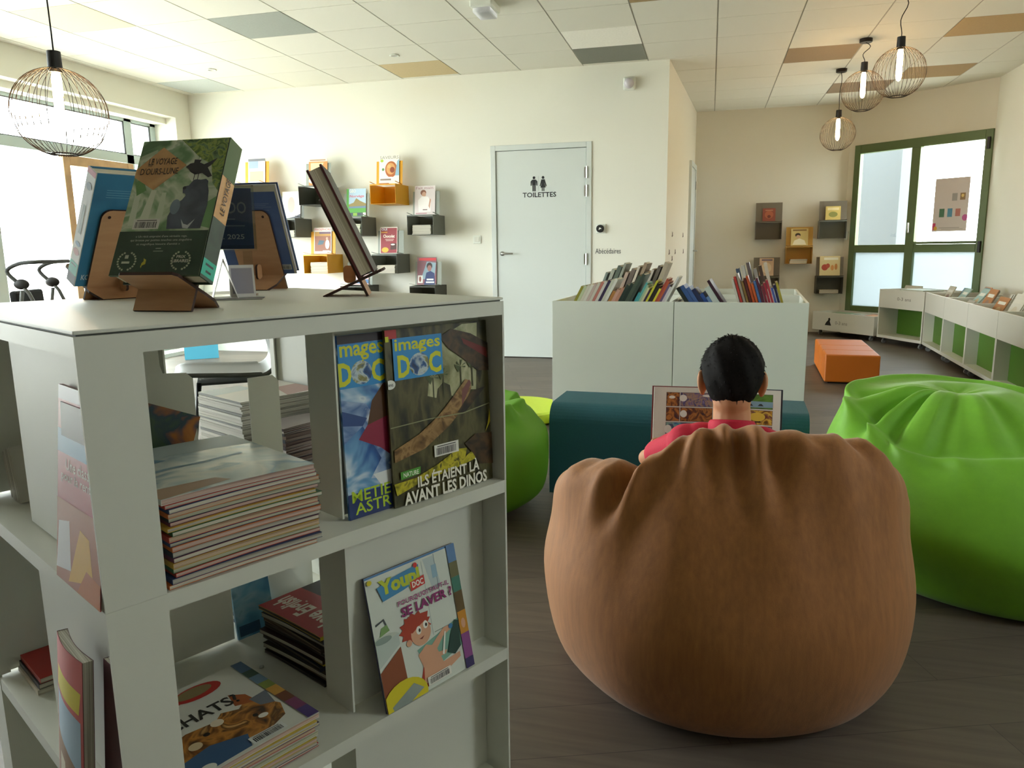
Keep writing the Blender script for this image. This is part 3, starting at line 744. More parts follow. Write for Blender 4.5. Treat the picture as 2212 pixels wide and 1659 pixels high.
def images_doc_logo(x0, x1, y0, y1, txt='images', sh=0.0):
    w = x1 - x0; h = y1 - y0
    S = [('r', '#2c8fd0', x0 - 0.02 * w, y0 - 0.06 * h, x1 + 0.04 * w, y1 + 0.03 * h),
         ('t', YEL, txt, x0 + (0.02 + sh) * w, y0 + 0.60 * h, x1, y1, 0.02),
         ('t', YEL, 'D', x0 + 0.06 * w, y0 + 0.0 * h, x0 + 0.32 * w, y0 + 0.58 * h, 0.035),
         ('t', YEL, 'C', x0 + 0.72 * w, y0 + 0.0 * h, x0 + 1.0 * w, y0 + 0.58 * h, 0.035),
         ('e', EARTH, x0 + 0.52 * w, y0 + 0.29 * h, 0.215 * w, 0.30 * h), ('t', YEL, 'g', x0 + 0.50 * w, y0 + 0.52 * h, x0 + 0.62 * w, y0 + 0.84 * h, 0.03)]
    return S
dino = [('r', JUNG, 0, 0, 1, 1), ('p', JUNGL, [(0.36, 0.60), (0.44, 0.58), (0.55, 0.6), (0.62, 0.565), (0.72, 0.6), (0.9, 0.58), (0.93, 0.7), (0.95, 0.9), (0.98, 0.99), (0.74, 0.99), (0.6, 0.95), (0.5, 0.9), (0.42, 0.76), (0.38, 0.68)]), ('p', JUNG, [(0.44, 0.56), (0.60, 0.56), (0.585, 0.64), (0.52, 0.665), (0.46, 0.63)]), ('p', JUNG, [(0.05, 0.6), (0.3, 0.58), (0.34, 0.9), (0.02, 0.9)]),
        ('p', JUNG, [(0.85, 0.5), (1, 0.5), (1, 0.99), (0.9, 0.99)])]
for px_, py_, s_ in ((0.42, 0.7, 1.0), (0.52, 0.71, 0.8), (0.70, 0.74, 0.9), (0.82, 0.75, 0.8)):
    dino += [('r', '#4a4a28', px_ - 0.006, py_ - 0.14, px_ + 0.006, py_)] + [('p', '#4d5a30', [(px_, py_), (px_ + 0.07 * s_ * cos(a), py_ + 0.03 * s_ * sin(a) + 0.015), (px_ + 0.055 * s_ * cos(a + 0.35), py_ + 0.045 * s_ * sin(a + 0.35))]) for a in (0.1, 1.2, 2.2, 3.0, -0.6, 3.8)]
dino += [('p', LIZD, [(0.5, 0.93), (0.62, 0.97), (0.82, 0.93), (1.0, 0.86), (1.0, 0.69), (0.88, 0.70), (0.72, 0.79), (0.58, 0.86)]), ('p', '#6b1a14', [(0.72, 0.91), (0.98, 0.83), (0.99, 0.77), (0.74, 0.875)]),
         ('p', LIZ, [(0.02, 0.33), (0.02, 0.26), (0.3, 0.30), (0.55, 0.40), (0.70, 0.485), (0.80, 0.60), (0.795, 0.645), (0.74, 0.66), (0.60, 0.565), (0.45, 0.475), (0.25, 0.39)]), ('p', '#7a4a44', [(0.69, 0.50), (0.80, 0.63), (0.78, 0.655), (0.70, 0.60)]),
         ('p', LIZD, [(0.64, 0.47), (0.72, 0.46), (0.90, 0.56), (0.95, 0.595), (0.84, 0.585), (0.78, 0.57)]),
         ('p', '#8e9068', [(0.0, 0.462), (0.35, 0.47), (0.7, 0.462), (1, 0.49), (1, 0.484), (0.7, 0.455), (0.35, 0.464), (0, 0.456)]),
         ('p', WEED, [(0, 0.14), (0.2, 0.145), (0.42, 0.19), (0.62, 0.25), (0.72, 0.24), (0.7, 0.19), (0.86, 0.24), (0.8, 0.16), (0.55, 0.13), (0.3, 0.12), (0.02, 0.07)]),
         ('p', LIZD, [(0.7, 0.27), (0.82, 0.315), (1.0, 0.3), (1, 0.1), (0.85, 0.12), (0.78, 0.2)]), ('p', '#c2b41e', [(0.93, 0.31), (0.99, 0.37), (0.99, 0.45), (0.96, 0.36)])]
dino += images_doc_logo(0.07, 0.5, 0.73, 0.945)
dino += [('r', '#b8282c', 0.0, 0.95, 0.1, 1.0), ('r', YEL, -0.0, 0.935, 0.03, 0.965), ('e', '#e4e6de', 0.02, 0.70, 0.045, 0.026), ('t', '#1c1c1c', 'ANS', 0.0, 0.69, 0.045, 0.705, 0.01),
         ('p', '#4f9a32', [(0.06, 0.155), (0.24, 0.165), (0.245, 0.205), (0.06, 0.2)]), ('t', '#e8ecd8', 'NATURE', 0.085, 0.165, 0.225, 0.192, 0.02),
         ('b', '#e6e4dc', 0.385, 0.235, 0.63, 0.305, 3), ('t', '#ece8dc', 'ILS ÉTAIENT LÀ', 0.21, 0.085, 0.84, 0.165, 0.025), ('t', '#ece8dc', 'AVANT LES DINOS', 0.08, -0.0, 0.92, 0.075, 0.03)]
metier = [('r', SKYP, 0, 0, 1, 1), ('p', ASTRO, [(0.0, 0.42), (0.16, 0.5), (0.3, 0.30), (0.2, 0.2), (0.5, 0.16), (0.7, 0.2), (0.4, 0.38), (0.2, 0.62), (0.0, 0.66)]), ('p', '#8e1a3c', [(0.12, 0.43), (0.2, 0.5), (0.42, 0.54), (0.72, 0.45), (0.72, 0.2), (0.52, 0.22), (0.3, 0.36)]),
          ('p', '#5a3512', [(0.2, 0.5), (0.25, 0.63), (0.36, 0.72), (0.62, 0.72), (0.66, 0.62), (0.5, 0.5), (0.42, 0.54)]), ('p', ASTRO, [(0.42, 0.50), (0.56, 0.56), (0.7, 0.54), (0.7, 0.45), (0.5, 0.42)]), ('p', '#2b4a86', [(0.0, 0.6), (0.2, 0.54), (0.16, 0.5), (0.0, 0.52)]), ('p', '#e6e9ec', [(0.22, 0.22), (0.5, 0.23), (0.62, 0.13), (0.3, 0.13)])]
metier += images_doc_logo(-0.03, 0.375, 0.73, 0.945, 'mages', 0.09) + [('r', '#23356a', 0, 0.0, 1, 0.14), ('t', '#b4cf2a', 'METIE', 0.03, 0.09, 0.36, 0.155, 0.012), ('t', '#b4cf2a', 'ASTR', 0.05, 0.02, 0.36, 0.085, 0.012), ('r', '#2a1c24', 0, 0.955, 1, 1)]
DT = radians(4)
def leaning(o, s, t, z, w_dir=(1, 0), lean=6.0, yaw=0.0, roll=0.0):
    """stand o upright in shelf coordinates, its face towards -t, leaning back"""
    x = AX * cos(yaw) + BX * sin(yaw); back = BX * cos(yaw) - AX * sin(yaw)
    y = ZX * cos(radians(lean)) + back * sin(radians(lean))
    if roll: x, y = x * cos(roll) + y * sin(roll), y * cos(roll) - x * sin(roll)
    return place(o, sp(s, t, z), x, y)
m1 = magazine(0.232, 0.302, 0.004, JUNG, dino, 'large dark dinosaur magazine on the upper display shelf', name='magazine', warp=0.002)
leaning(m1, 0.468, 0.0335, 0.6557, lean=2.2, yaw=-0.02)
m2 = magazine(0.236, 0.30, 0.004, SKYP, metier, 'blue space magazine half hidden behind the dinosaur magazine', name='magazine')
leaning(m2, 0.383, 0.043, 0.6557, lean=2.0, yaw=0.0)
# lower display: the washing magazine
hair_ = [(0.30 + 0.155 * cos(a) * (1.16 if i % 2 else 0.9), 0.5 + 0.105 * sin(a) * (1.16 if i % 2 else 0.9)) for i, a in enumerate([2 * pi * i / 26 for i in range(26)])]
SKIN = '#d6a283'
laver = [('r', '#d2d8d0', 0, 0, 1, 1), ('r', '#4f7fb4', 0.0, 0.985, 1, 1.0), ('p', '#b8c6c8', [(0.62, 0.97), (0.74, 0.97), (0.78, 0.72), (0.68, 0.72)]), ('r', '#7e8f98', 0.745, 0.62, 0.752, 0.98), ('r', '#a9b5b4', 0.60, 0.38, 0.606, 0.96), ('p', '#8fb0c4', [(0.70, 0.90), (0.76, 0.9), (0.76, 0.8), (0.70, 0.8)]),
         ('r', '#6d7f70', 0.62, 0.395, 0.9, 0.40), ('p', '#7fae9c', [(0.4, 0.33), (0.9, 0.42), (0.9, 0.2), (0.5, 0.12)]), ('e', '#c2cbbf', 0.1, 0.51, 0.15, 0.045), ('p', '#b9c6c0', [(-0.0, 0.5), (0.24, 0.52), (0.24, 0.44), (0.0, 0.33)]), ('e', '#8fa098', 0.08, 0.52, 0.09, 0.025), ('p', '#7fa464', [(0.05, 0.55), (0.16, 0.57), (0.14, 0.62), (0.08, 0.61)]), ('p', '#4b5254', [(0.03, 0.65), (0.12, 0.67), (0.14, 0.62), (0.125, 0.62), (0.11, 0.655), (0.03, 0.635)]),
         ('p', '#8a4a2a', [(0.0, 0.0), (0.26, 0.0), (0.24, 0.42), (0.0, 0.30)]), ('p', '#b03a28', [(0.36, 0.03), (0.62, 0.03), (0.58, 0.16), (0.44, 0.2)]),
         ('p', SKIN, [(0.42, 0.06), (0.60, 0.05), (0.86, 0.12), (0.86, 0.16), (0.66, 0.15), (0.60, 0.30), (0.50, 0.34), (0.40, 0.29), (0.44, 0.18)]), ('p', SKIN, [(0.55, 0.31), (0.72, 0.40), (0.80, 0.40), (0.80, 0.365), (0.70, 0.34), (0.60, 0.26)]), ('p', SKIN, [(0.42, 0.3), (0.48, 0.2), (0.70, 0.2), (0.72, 0.225), (0.55, 0.25)]),
         ('p', '#a83a22', [(x + 0.12, y) for x, y in hair_]), ('e', SKIN, 0.47, 0.445, 0.11, 0.095), ('e', SKIN, 0.33, 0.41, 0.03, 0.025), ('p', '#a83a22', [(0.30, 0.50), (0.36, 0.60), (0.58, 0.58), (0.56, 0.53), (0.46, 0.50), (0.38, 0.47)]),
         ('e', '#f0efe6', 0.45, 0.47, 0.028, 0.032), ('e', '#f0efe6', 0.53, 0.49, 0.026, 0.03), ('e', '#241c18', 0.458, 0.468, 0.012, 0.014), ('e', '#241c18', 0.536, 0.487, 0.012, 0.014), ('p', '#7a3428', [(0.44, 0.405), (0.50, 0.415), (0.47, 0.395)]),
         ('p', '#24443c', [(0.72, 0.2), (0.78, 0.32), (0.85, 0.42), (0.9, 0.4), (0.88, 0.2), (0.80, 0.16)]), ('p', '#e8e8e0', [(0.66, 0.21), (0.72, 0.37), (0.735, 0.365), (0.68, 0.2)]), ('e', '#3e7fae', 0.80, 0.385, 0.025, 0.02),
         ('r', '#5a80b0', 0.9, 0.86, 1, 1), ('r', '#6e6a44', 0.9, 0.74, 1, 0.86), ('r', '#3e7a6a', 0.9, 0.62, 1, 0.74), ('r', '#5e4a24', 0.9, 0.46, 1, 0.62), ('r', '#c88a2a', 0.9, 0.28, 1, 0.46), ('r', '#8a4a8a', 0.9, 0.08, 1, 0.28), ('e', '#d6a283', 0.95, 0.36, 0.025, 0.04), ('r', '#3a3264', 0.9, 0.0, 1, 0.08),
         ('p', '#3d88b8', [(0.10, 0.90), (0.24, 0.93), (0.34, 0.94), (0.56, 0.955), (0.55, 0.84), (0.36, 0.81), (0.14, 0.79)]), ('t', '#b9c52c', 'Youpi', 0.12, 0.80, 0.56, 0.945, 0.05), ('e', '#cf2f2c', 0.525, 0.955, 0.022, 0.02), ('p', '#c8372f', [(0.44, 0.775), (0.60, 0.79), (0.60, 0.86), (0.44, 0.845)]), ('t', '#f2eee4', 'DOC', 0.46, 0.795, 0.585, 0.842, 0.03),
         ('t', '#a04a7c', 'POURQUOI FAUT-IL', 0.28, 0.70, 0.86, 0.745, 0.02), ('t', '#8c2a6a', 'SE LAVER ?', 0.30, 0.615, 0.88, 0.69, 0.035), ('e', '#d6c722', 0.2, 0.03, 0.24, 0.15), ('p', '#8d9a94', [(0.05, 0.03), (0.3, 0.12), (0.4, 0.05), (0.25, 0.0), (0.06, 0.0)]), ('b', '#e6e4dc', 0.45, 0.035, 0.72, 0.10, 8), ('e', '#d6c722', 0.035, 0.96, 0.025, 0.018)]
m3 = magazine(0.208, 0.235, 0.005, hx('#d2d8d0'), laver, 'white magazine with a red haired cartoon child washing, on the lower display shelf', back=hx('#3a3a5a'))
leaning(m3, 0.412, 0.006, 0.3107, lean=12, yaw=0.02)

# ------------------------------------------------------------------ piles in the shelving unit
def pile(n, s, t, z, w, h, th_, yaw, covers, edges, label, group, top=None, jitter=0.004, gap=0.0002, seed=1, warp=0.0, rootname='magazine', topc=None, curl=0.0, rotj=0.03):
    rnd = random.Random(seed); zz = z
    for k in range(n):
        q = n - 1 - k
        tk = th_ * rnd.uniform(0.75, 1.25)
        nm = label % ORD[q]
        sh = top if (q == 0 and top) else ()
        o = magazine(w * rnd.uniform(0.97, 1.0), h * rnd.uniform(0.98, 1.0), tk, topc if (q == 0 and topc) else covers[k % len(covers)], sh, nm, group, edge=edges[k % len(edges)], warp=warp, curl=curl, simple=False, name=rootname)
        a = yaw + rnd.uniform(-1, 1) * rotj
        x = AX * cos(a) + BX * sin(a); y = BX * cos(a) - AX * sin(a)
        c = sp(s + rnd.uniform(-1, 1) * jitter, t + rnd.uniform(-1, 1) * jitter, zz)
        place(o, c - x * w / 2 - y * h / 2, x, y)
        zz += tk + gap
    return zz
EDG = [PAPER, striped('paper_edges_grey', '#c3bfb2', '#8f897c', 900), striped('paper_edges_pink', '#d0b6aa', '#a08478', 900), striped('paper_edges_greenish', '#c2c4ae', '#8b8c74', 900), striped('paper_edges_warm', '#cdb9a0', '#9c7f64', 900)]
COVS = [hx(c) for c in ('#c86a2a', '#26406a', '#b8402e', '#3c6a44', '#c9a23a', '#6a2c48', '#24303c', '#a8b4b8')]
top1 = [('p', '#a7b4b4', [(0, 0.6), (0.4, 0.75), (1, 0.7), (1, 1), (0, 1)]), ('p', '#a98c74', [(0, 0.0), (0.45, 0.05), (0.4, 0.14), (0, 0.18)]), ('p', '#7f99a6', [(0.08, 0.44), (0.3, 0.47), (0.52, 0.45), (0.8, 0.5), (0.8, 0.53), (0.5, 0.49), (0.28, 0.51), (0.08, 0.48)]), ('p', '#b08a5c', [(0, 0.85), (0.3, 0.86), (0.3, 0.9), (0, 0.9)]), ('p', '#7c8e60', [(0, 0.9), (0.22, 0.92), (0.3, 1), (0, 1)]), ('p', '#5d8398', [(0.1, 0.62), (0.35, 0.66), (0.3, 0.72), (0.08, 0.7)])]
zt = pile(18, 0.197, 0.139, 0.6556, 0.225, 0.27, 0.0064, 0.0, COVS[:-1], EDG, 'magazine %s of the thick pile beside the corner post', 'thick magazine pile on the upper front shelf', top=top1, seed=4, warp=0.004, topc=PALE, rotj=0.018, gap=0.0004)
# pages-white pile at the back, and the small dark pile in front of it
WHC = [hx('#cfcac0'), hx('#bdb8ae'), hx('#d8d4cb'), hx('#5c5a54')]
zt2 = pile(24, 0.540, 0.588, 0.6556, 0.202, 0.19, 0.0053, 0.02, WHC + [hx('#d6d4c8')], [PAPERW, EDG[1]], 'magazine %s of the tall white pile on the far shelf side', 'tall white magazine pile on the far upper shelf', top=[('p', '#d9d4ca', [(0, 0), (1, 0), (1, 1), (0, 1)]), ('p', '#b48e84', [(0.55, 0.0), (1, 0.1), (1, 0.6), (0.7, 0.55)]), ('e', '#7f9c6a', 0.75, 0.85, 0.14, 0.08), ('p', '#bcc6c6', [(0, 0.6), (0.5, 0.7), (0.5, 1), (0, 1)])], seed=7, jitter=0.002, rotj=0.01)
pile(13, 0.556, 0.437, 0.6556, 0.16, 0.086, 0.0062, 0.03, [hx(c) for c in ('#3a2430', '#5c3c34', '#2c3444', '#70564a', '#201c22')] + [hx('#cfc6c4')], [striped('paper_edges_dark', '#9b8c84', '#2c2428', 500), striped('paper_edges_dark2', '#7d6a62', '#3c2c2c', 500)], 'small dark magazine %s of the low pile beyond the white stop', 'small dark magazine pile on the far upper shelf', top=[('r', '#c9bec0', 0, 0, 1, 1), ('r', '#4a7ea0', 0.7, 0.0, 1, 0.3)], seed=11, warp=0.006, jitter=0.003)
gm = magazine(0.16, 0.155, 0.006, paint('print_green_orange', ['#2f4a3a', '#3f5c46', '#2c4658', '#b06a2c', '#c88434'], 14), (), 'dark green and orange magazine leaning behind the thick pile')
leaning(gm, 0.085, 0.35, 0.7225, lean=7, roll=radians(-24))
# lower left pile with the cats
chats = [('r', '#d3d4cc', 0, 0, 1, 1), ('p', CATS, [(0.02, 0.18), (0.02, 0.42), (0.2, 0.47), (0.42, 0.44), (0.5, 0.5), (0.62, 0.45), (0.72, 0.52), (0.82, 0.42), (0.88, 0.30), (0.82, 0.16), (0.66, 0.1), (0.4, 0.12)]), ('p', '#3a5c86', [(0.0, 0.02), (0.45, 0.03), (0.5, 0.16), (0.25, 0.24), (0, 0.2)]), ('p', '#a5572a', [(0.62, 0.5), (0.66, 0.66), (0.76, 0.58), (0.78, 0.44)]), ('p', '#6d7480', [(0.74, 0.5), (0.9, 0.52), (0.86, 0.34), (0.76, 0.38)]),
         ('e', '#e6d8c0', 0.42, 0.42, 0.05, 0.04), ('e', '#241c18', 0.3, 0.36, 0.025, 0.02), ('e', '#241c18', 0.66, 0.3, 0.02, 0.02), ('e', '#e9e6dc', 0.70, 0.26, 0.04, 0.025), ('e', '#d8c39c', 0.18, 0.3, 0.05, 0.04),
         ('t', '#25231f', 'SONT', 0.06, 0.67, 0.27, 0.74, 0.015), ('t', '#25231f', 'CHATS?', 0.12, 0.53, 0.70, 0.65, 0.02), ('e', '#b52a26', 0.52, 0.86, 0.2, 0.09), ('e', '#8a7a52', 0.50, 0.875, 0.15, 0.06), ('p', '#a0995c', [(0.05, 0.8), (0.18, 0.95), (0.24, 0.78)]), ('p', '#b8362e', [(0.22, 0.78), (0.36, 0.81), (0.36, 0.86), (0.22, 0.83)]), ('t', '#eeeae0', 'DOC', 0.24, 0.79, 0.34, 0.84, 0.02), ('e', '#c0302c', 0.16, 0.95, 0.02, 0.015),
         ('r', '#4f6e94', 0.9, 0.84, 1, 1), ('r', '#2c4a3c', 0.9, 0.74, 1, 0.84), ('r', '#5f7f9a', 0.9, 0.62, 1, 0.74), ('r', '#7a8a3c', 0.9, 0.52, 1, 0.62), ('r', '#c0903a', 0.9, 0.40, 1, 0.52), ('r', '#6c3a20', 0.9, 0.28, 1, 0.40), ('r', '#7a3c62', 0.9, 0.14, 1, 0.28), ('r', '#4a3a78', 0.9, 0.0, 1, 0.14), ('b', '#d8dcda', 0.46, 0.02, 0.74, 0.1, 5), ('e', '#dfe2d8', 0.12, 0.04, 0.06, 0.04)]
pile(8, 0.187, 0.133, 0.3106, 0.205, 0.235, 0.0066, 0.03, [hx(c) for c in ('#b8302c', '#3a2c50', '#c9b04a', '#d3d4cc')], EDG, 'magazine %s of the pile with the cat cover', 'cat magazine pile on the lower front shelf', top=chats, seed=21, warp=0.003, jitter=0.003, topc=hx('#d3d4cc'))
# lower far piles
eng = [('r', '#2c1c18', 0, 0, 1, 1), ('p', '#a02026', [(0.0, 0.62), (1, 0.62), (1, 1), (0, 1)]), ('t', '#e0d8d0', 'I love English', 0.06, 0.70, 0.94, 0.93, 0.03), ('e', '#c9beb8', 0.30, 0.5, 0.08, 0.06), ('p', '#8a5a48', [(0.5, 0.1), (0.7, 0.1), (0.75, 0.5), (0.6, 0.55)]), ('r', '#c8c2b8', 0.0, 0.52, 0.18, 0.58)]
rz_ = radians(92)
pile(11, 0.512, 0.262, 0.3106, 0.20, 0.26, 0.0085, rz_, [hx(c) for c in ('#241c1a', '#3a2c28', '#4c4438', '#2b3450', '#c2b02e', '#402424')], [striped('paper_edges_black', '#6d6258', '#1c1614', 400), striped('paper_edges_brown', '#8a7a68', '#3a2a20', 400), EDG[1]], 'magazine %s of the dark pile with the red English title', 'dark English magazine pile on the lower shelf', top=eng, seed=31, warp=0.004, jitter=0.005, gap=0.0006, rotj=0.05)
bm_ = magazine(0.082, 0.22, 0.006, paint('print_sea', ['#3f7fa8', '#5f9cc0', '#8fb8cc', '#2f6488'], 12), [('r', '#d8dcdc', 0, 0.78, 1, 1), ('r', '#4a6478', 0.2, 0.84, 0.9, 0.94), ('r', '#d4d6d2', 0, 0.7, 1, 0.76), ('r', '#2f567a', 0.05, 0.02, 0.6, 0.12)], 'pale blue magazine standing behind the dark English pile')
leaning(bm_, 0.364, 0.43, 0.3107, lean=10)
for k in range(5):
    o = magazine(0.17, 0.155, 0.007, [hx(c) for c in ('#5c6470', '#c2c6c4', '#2d3c52', '#8d9498', '#4c5058')][k], (), 'grey blue magazine %s of the low pile behind the pale blue magazine' % ORD[4 - k], 'low grey blue pile on the far lower shelf', edge=EDG[1])
    place(o, sp(0.395, 0.47, 0.3107 + k * 0.0074), AX, BX)

# magazines on the left end of the unit
def end_face(o, t, s, z, lean=8.0, yaw=0.0, w=0.2):
    """face towards -s, x running from far to near"""
    x = -BX * cos(yaw) + AX * sin(yaw); back = AX * cos(yaw) + BX * sin(yaw)
    y = ZX * cos(radians(lean)) + back * sin(radians(lean))
    return place(o, sp(s, t, z), x, y)
redm = [('r', '#a8444c', 0, 0, 1, 1), ('r', '#8f8aa0', 0, 0.93, 1, 1), ('p', '#c9b44a', [(0.2, 0.78), (0.8, 0.78), (0.7, 0.9), (0.3, 0.9)]), ('r', '#5d93bc', 0, 0.66, 1, 0.78), ('t', '#dcc6c8', 'Le Monde', 0.1, 0.70, 0.9, 0.77, 0.03), ('t', '#e0d2cc', 'Une classe', 0.2, 0.58, 0.8, 0.64, 0.02), ('t', '#e0d2cc', 'pour la rentrée', 0.1, 0.51, 0.95, 0.57, 0.02), ('p', '#a86a4c', [(0, 0), (1, 0), (1, 0.42), (0, 0.42)]), ('p', '#d8d8dc', [(0.0, 0.05), (0.35, 0.08), (0.3, 0.33), (0.05, 0.3)]), ('p', '#d9a82c', [(0.3, 0.02), (0.85, 0.1), (0.75, 0.3), (0.55, 0.32)]), ('p', '#b86a2a', [(0.5, 0), (1, 0), (1, 0.12), (0.7, 0.14)])]
redm = [x for x in redm if not (x[0] == 't' and x[2] == 'Le Monde')]
mA = magazine(0.163, 0.262, 0.006, hx('#a8444c'), redm, 'red and yellow magazine standing on the upper end shelf behind the corner post', edge=PAPER)
end_face(mA, 0.170, 0.003, 0.6557, lean=6.5)
mB = magazine(0.15, 0.24, 0.006, hx('#2c2030'), (), 'dark purple magazine tucked behind the red and yellow one', back=hx('#3a2a44'))
end_face(mB, 0.156, 0.0095, 0.6557, lean=4.5)
redb = [('r', '#c0504a', 0, 0, 1, 1), ('p', '#d2c31e', [(0.05, 0.68), (0.9, 0.66), (0.95, 0.80), (0.1, 0.82)]), ('t', '#f0ead8', 'J\'aime lire', 0.12, 0.80, 0.9, 0.88, 0.03), ('p', '#9fb8cc', [(0.06, 0.3), (0.94, 0.28), (0.94, 0.62), (0.06, 0.66)]), ('p', '#8a6a4e', [(0.06, 0.02), (0.94, 0.02), (0.94, 0.28), (0.5, 0.36), (0.06, 0.4)]), ('p', '#c9bfa8', [(0.2, 0.04), (0.5, 0.04), (0.45, 0.26), (0.22, 0.28)]), ('p', '#b57a3a', [(0.6, 0.02), (0.94, 0.02), (0.94, 0.24), (0.7, 0.2)])]
redb = [x for x in redb if x[0] != 't']
mC = magazine(0.125, 0.235, 0.014, hx('#7c2430'), redb, 'thick red children\'s magazine leaning open on the lower end shelf', back=hx('#5a1c26'), warp=0.012)
end_face(mC, 0.238, -0.002, 0.3107, lean=5, yaw=-0.05)
for k in range(3):
    o = magazine(0.13, 0.122, 0.0095, hx(('#c9bfae', '#2e2a2c', '#b0322e')[k]), [('p', '#a85a2c', [(0.35, 0.0), (1, 0.0), (1, 0.95), (0.35, 0.95)]), ('p', '#3c2030', [(0.35, 0.3), (1, 0.3), (1, 0.36), (0.35, 0.36)]), ('p', '#cc7a2c', [(0.45, 0.05), (0.95, 0.05), (0.95, 0.3), (0.45, 0.3)]), ('b', '#dcdad0', 0.42, 0.45, 0.9, 0.72, 4)] if k == 2 else (), ['small pale magazine at the bottom of the red pile on the lower end shelf', 'small dark magazine in the middle of the red pile on the lower end shelf', 'small red and orange magazine on top of the pile on the lower end shelf'][k], 'red pile on the lower end shelf')
    place(o, sp(0.03 + 0.003 * k, 0.515, 0.3107 + k * 0.0101), AX, BX)
cells = 3
for k in range(5):
    o = magazine(0.15, 0.085 + 0.004 * k, 0.009, hx(('#c6c3b8', '#d2cfc4', '#b7b3a8', '#cbc8bd', '#b9b6aa')[k]), (), '%s of the small pale booklets leaning in the upper end shelf' % NTH[4 - k], 'small pale booklets on the upper end shelf', edge=PAPER, name='booklet')
    place(o, sp(0.05, 0.605 - k * 0.0125, 0.6557), AX, ZX * cos(0.3) + BX * sin(0.3))
mD = magazine(0.095, 0.235, 0.010, hx('#4a1a20'), (), 'dark maroon magazine standing beside the thick red one on the lower end shelf', back=hx('#3a1418'))
end_face(mD, 0.106, 0.012, 0.3107, lean=5)

# ------------------------------------------------------------------ on top of the shelving unit: plywood stands and their books
def rounded(x0, y0, x1, y1, r, n=5, corners=(1, 1, 1, 1)):
    P = []
    for (cx, cy, a0, on) in ((x1 - r, y0 + r, -90, corners[1]), (x1 - r, y1 - r, 0, corners[2]), (x0 + r, y1 - r, 90, corners[3]), (x0 + r, y0 + r, 180, corners[0])):
        if on:
            for i in range(n + 1):
                a = radians(a0 + 90 * i / n); P.append((cx + r * cos(a), cy + r * sin(a)))
        else:
            P.append((x1 if cx == x1 - r else x0, y1 if cy == y1 - r else y0))
    return P
TILT = radians(24)
dA = Vector((-sin(TILT), 0, cos(TILT))); nA = Vector((cos(TILT), 0, sin(TILT)))
def stand(foot, facing, lab, w=0.105, LA=0.2, LB=0.128, gap=0.088, tilt=24):
    TILT = radians(tilt); dA = Vector((-sin(TILT), 0, cos(TILT))); nA = Vector((cos(TILT), 0, sin(TILT)))
    f = Vector((facing[0], facing[1], 0)).normalized(); yv = Vector((-f.y, f.x, 0))
    root = thing('book_stand', lab, 'book stand', group='plywood book stands')
    root.matrix_world = Matrix(((f.x, yv.x, 0, foot[0]), (f.y, yv.y, 0, foot[1]), (0, 0, 1, 1.0008), (0, 0, 0, 1)))
    t = 0.005
    # back board: outline in (y, along dA)
    M = Matrix(((0, dA.x, nA.x, 0), (1, 0, 0, 0), (0, dA.z, nA.z, 0), (0, 0, 0, 1)))
    M = Matrix(((0, dA.x, nA.x, 0.0), (1, 0, 0, 0), (0, dA.z, nA.z, 0.001), (0, 0, 0, 1)))
    mb = MB(); mb.prism(rounded(-w / 2, 0, w / 2, LA, 0.018, corners=(0, 0, 1, 1)), -t, 0, PLY, M, mside=BURNT)
    for sgn in (-1, 1):
        mb.prism([(sgn * (w / 2 - 0.014) + 0.003 * cos(2 * pi * i / 10), LA - 0.014 + 0.003 * sin(2 * pi * i / 10)) for i in range(10)], -t - 0.0004, 0.0004, BURNT, M)
    mb.build('back_board', root)
    u0 = gap * sin(TILT) ; v0 = gap * cos(TILT)
    M2 = Matrix(((0, nA.x, -dA.x, -gap), (1, 0, 0, 0), (0, nA.z, -dA.z, 0.001 + t * 0), (0, 0, 0, 1)))
    P = rounded(-w / 2, 0, w / 2, LB, 0.006, corners=(0, 0, 1, 1))
    P = [(-w / 2 + 0.012, 0), (w / 2 - 0.012, 0), (w / 2, 0.03), (w / 2, LB - 0.006), (w / 2 - 0.006, LB), (-w / 2 + 0.006, LB), (-w / 2, LB - 0.006), (-w / 2, 0.03)]
    mb = MB(); mb.prism(P, 0, t, PLY, M2, mside=BURNT); mb.build('ledge_board', root)
    # round-ended peg through both boards
    mb = MB(); c = Vector((0, 0, 0)) + dA * (u0 + 0.002) + Vector((0, 0, 0.001))
    Mp = Matrix(((-sin(radians(20)), cos(radians(20)), 0, c.x), (0, 0, 1, 0), (cos(radians(20)), sin(radians(20)), 0, c.z), (0, 0, 0, 1)))
    Mp = Matrix(((1, 0, 0, c.x - 0.012), (0, 0, 1, 0), (0, 1, 0, c.z), (0, 0, 0, 1)))
    mb.prism(rounded(-0.030 + 0.012 - t, -0.012, 0.0055 - t, 0.022, 0.008), -0.0025, 0.0025, PLY, Mp, mside=BURNT); mb.build('peg', root)
    base = Vector((0, 0, 0.001)) + dA * (u0 + 0.0012) + nA * 0.0012
    return root, base, dA, nA
def on_stand(st, book, w, t, flip=False, dy=0.0):
    root, base, dA, nA = st
    Mr = root.matrix_world
    if not flip:
        o = base + Vector((0, -w / 2 + dy, 0)); x = Vector((0, 1, 0))
    else:
        o = base + Vector((0, w / 2 + dy, 0)) + nA * t; x = Vector((0, -1, 0))
    R3 = Mr.to_3x3()
    place(book, Mr @ o, R3 @ x, R3 @ dA)
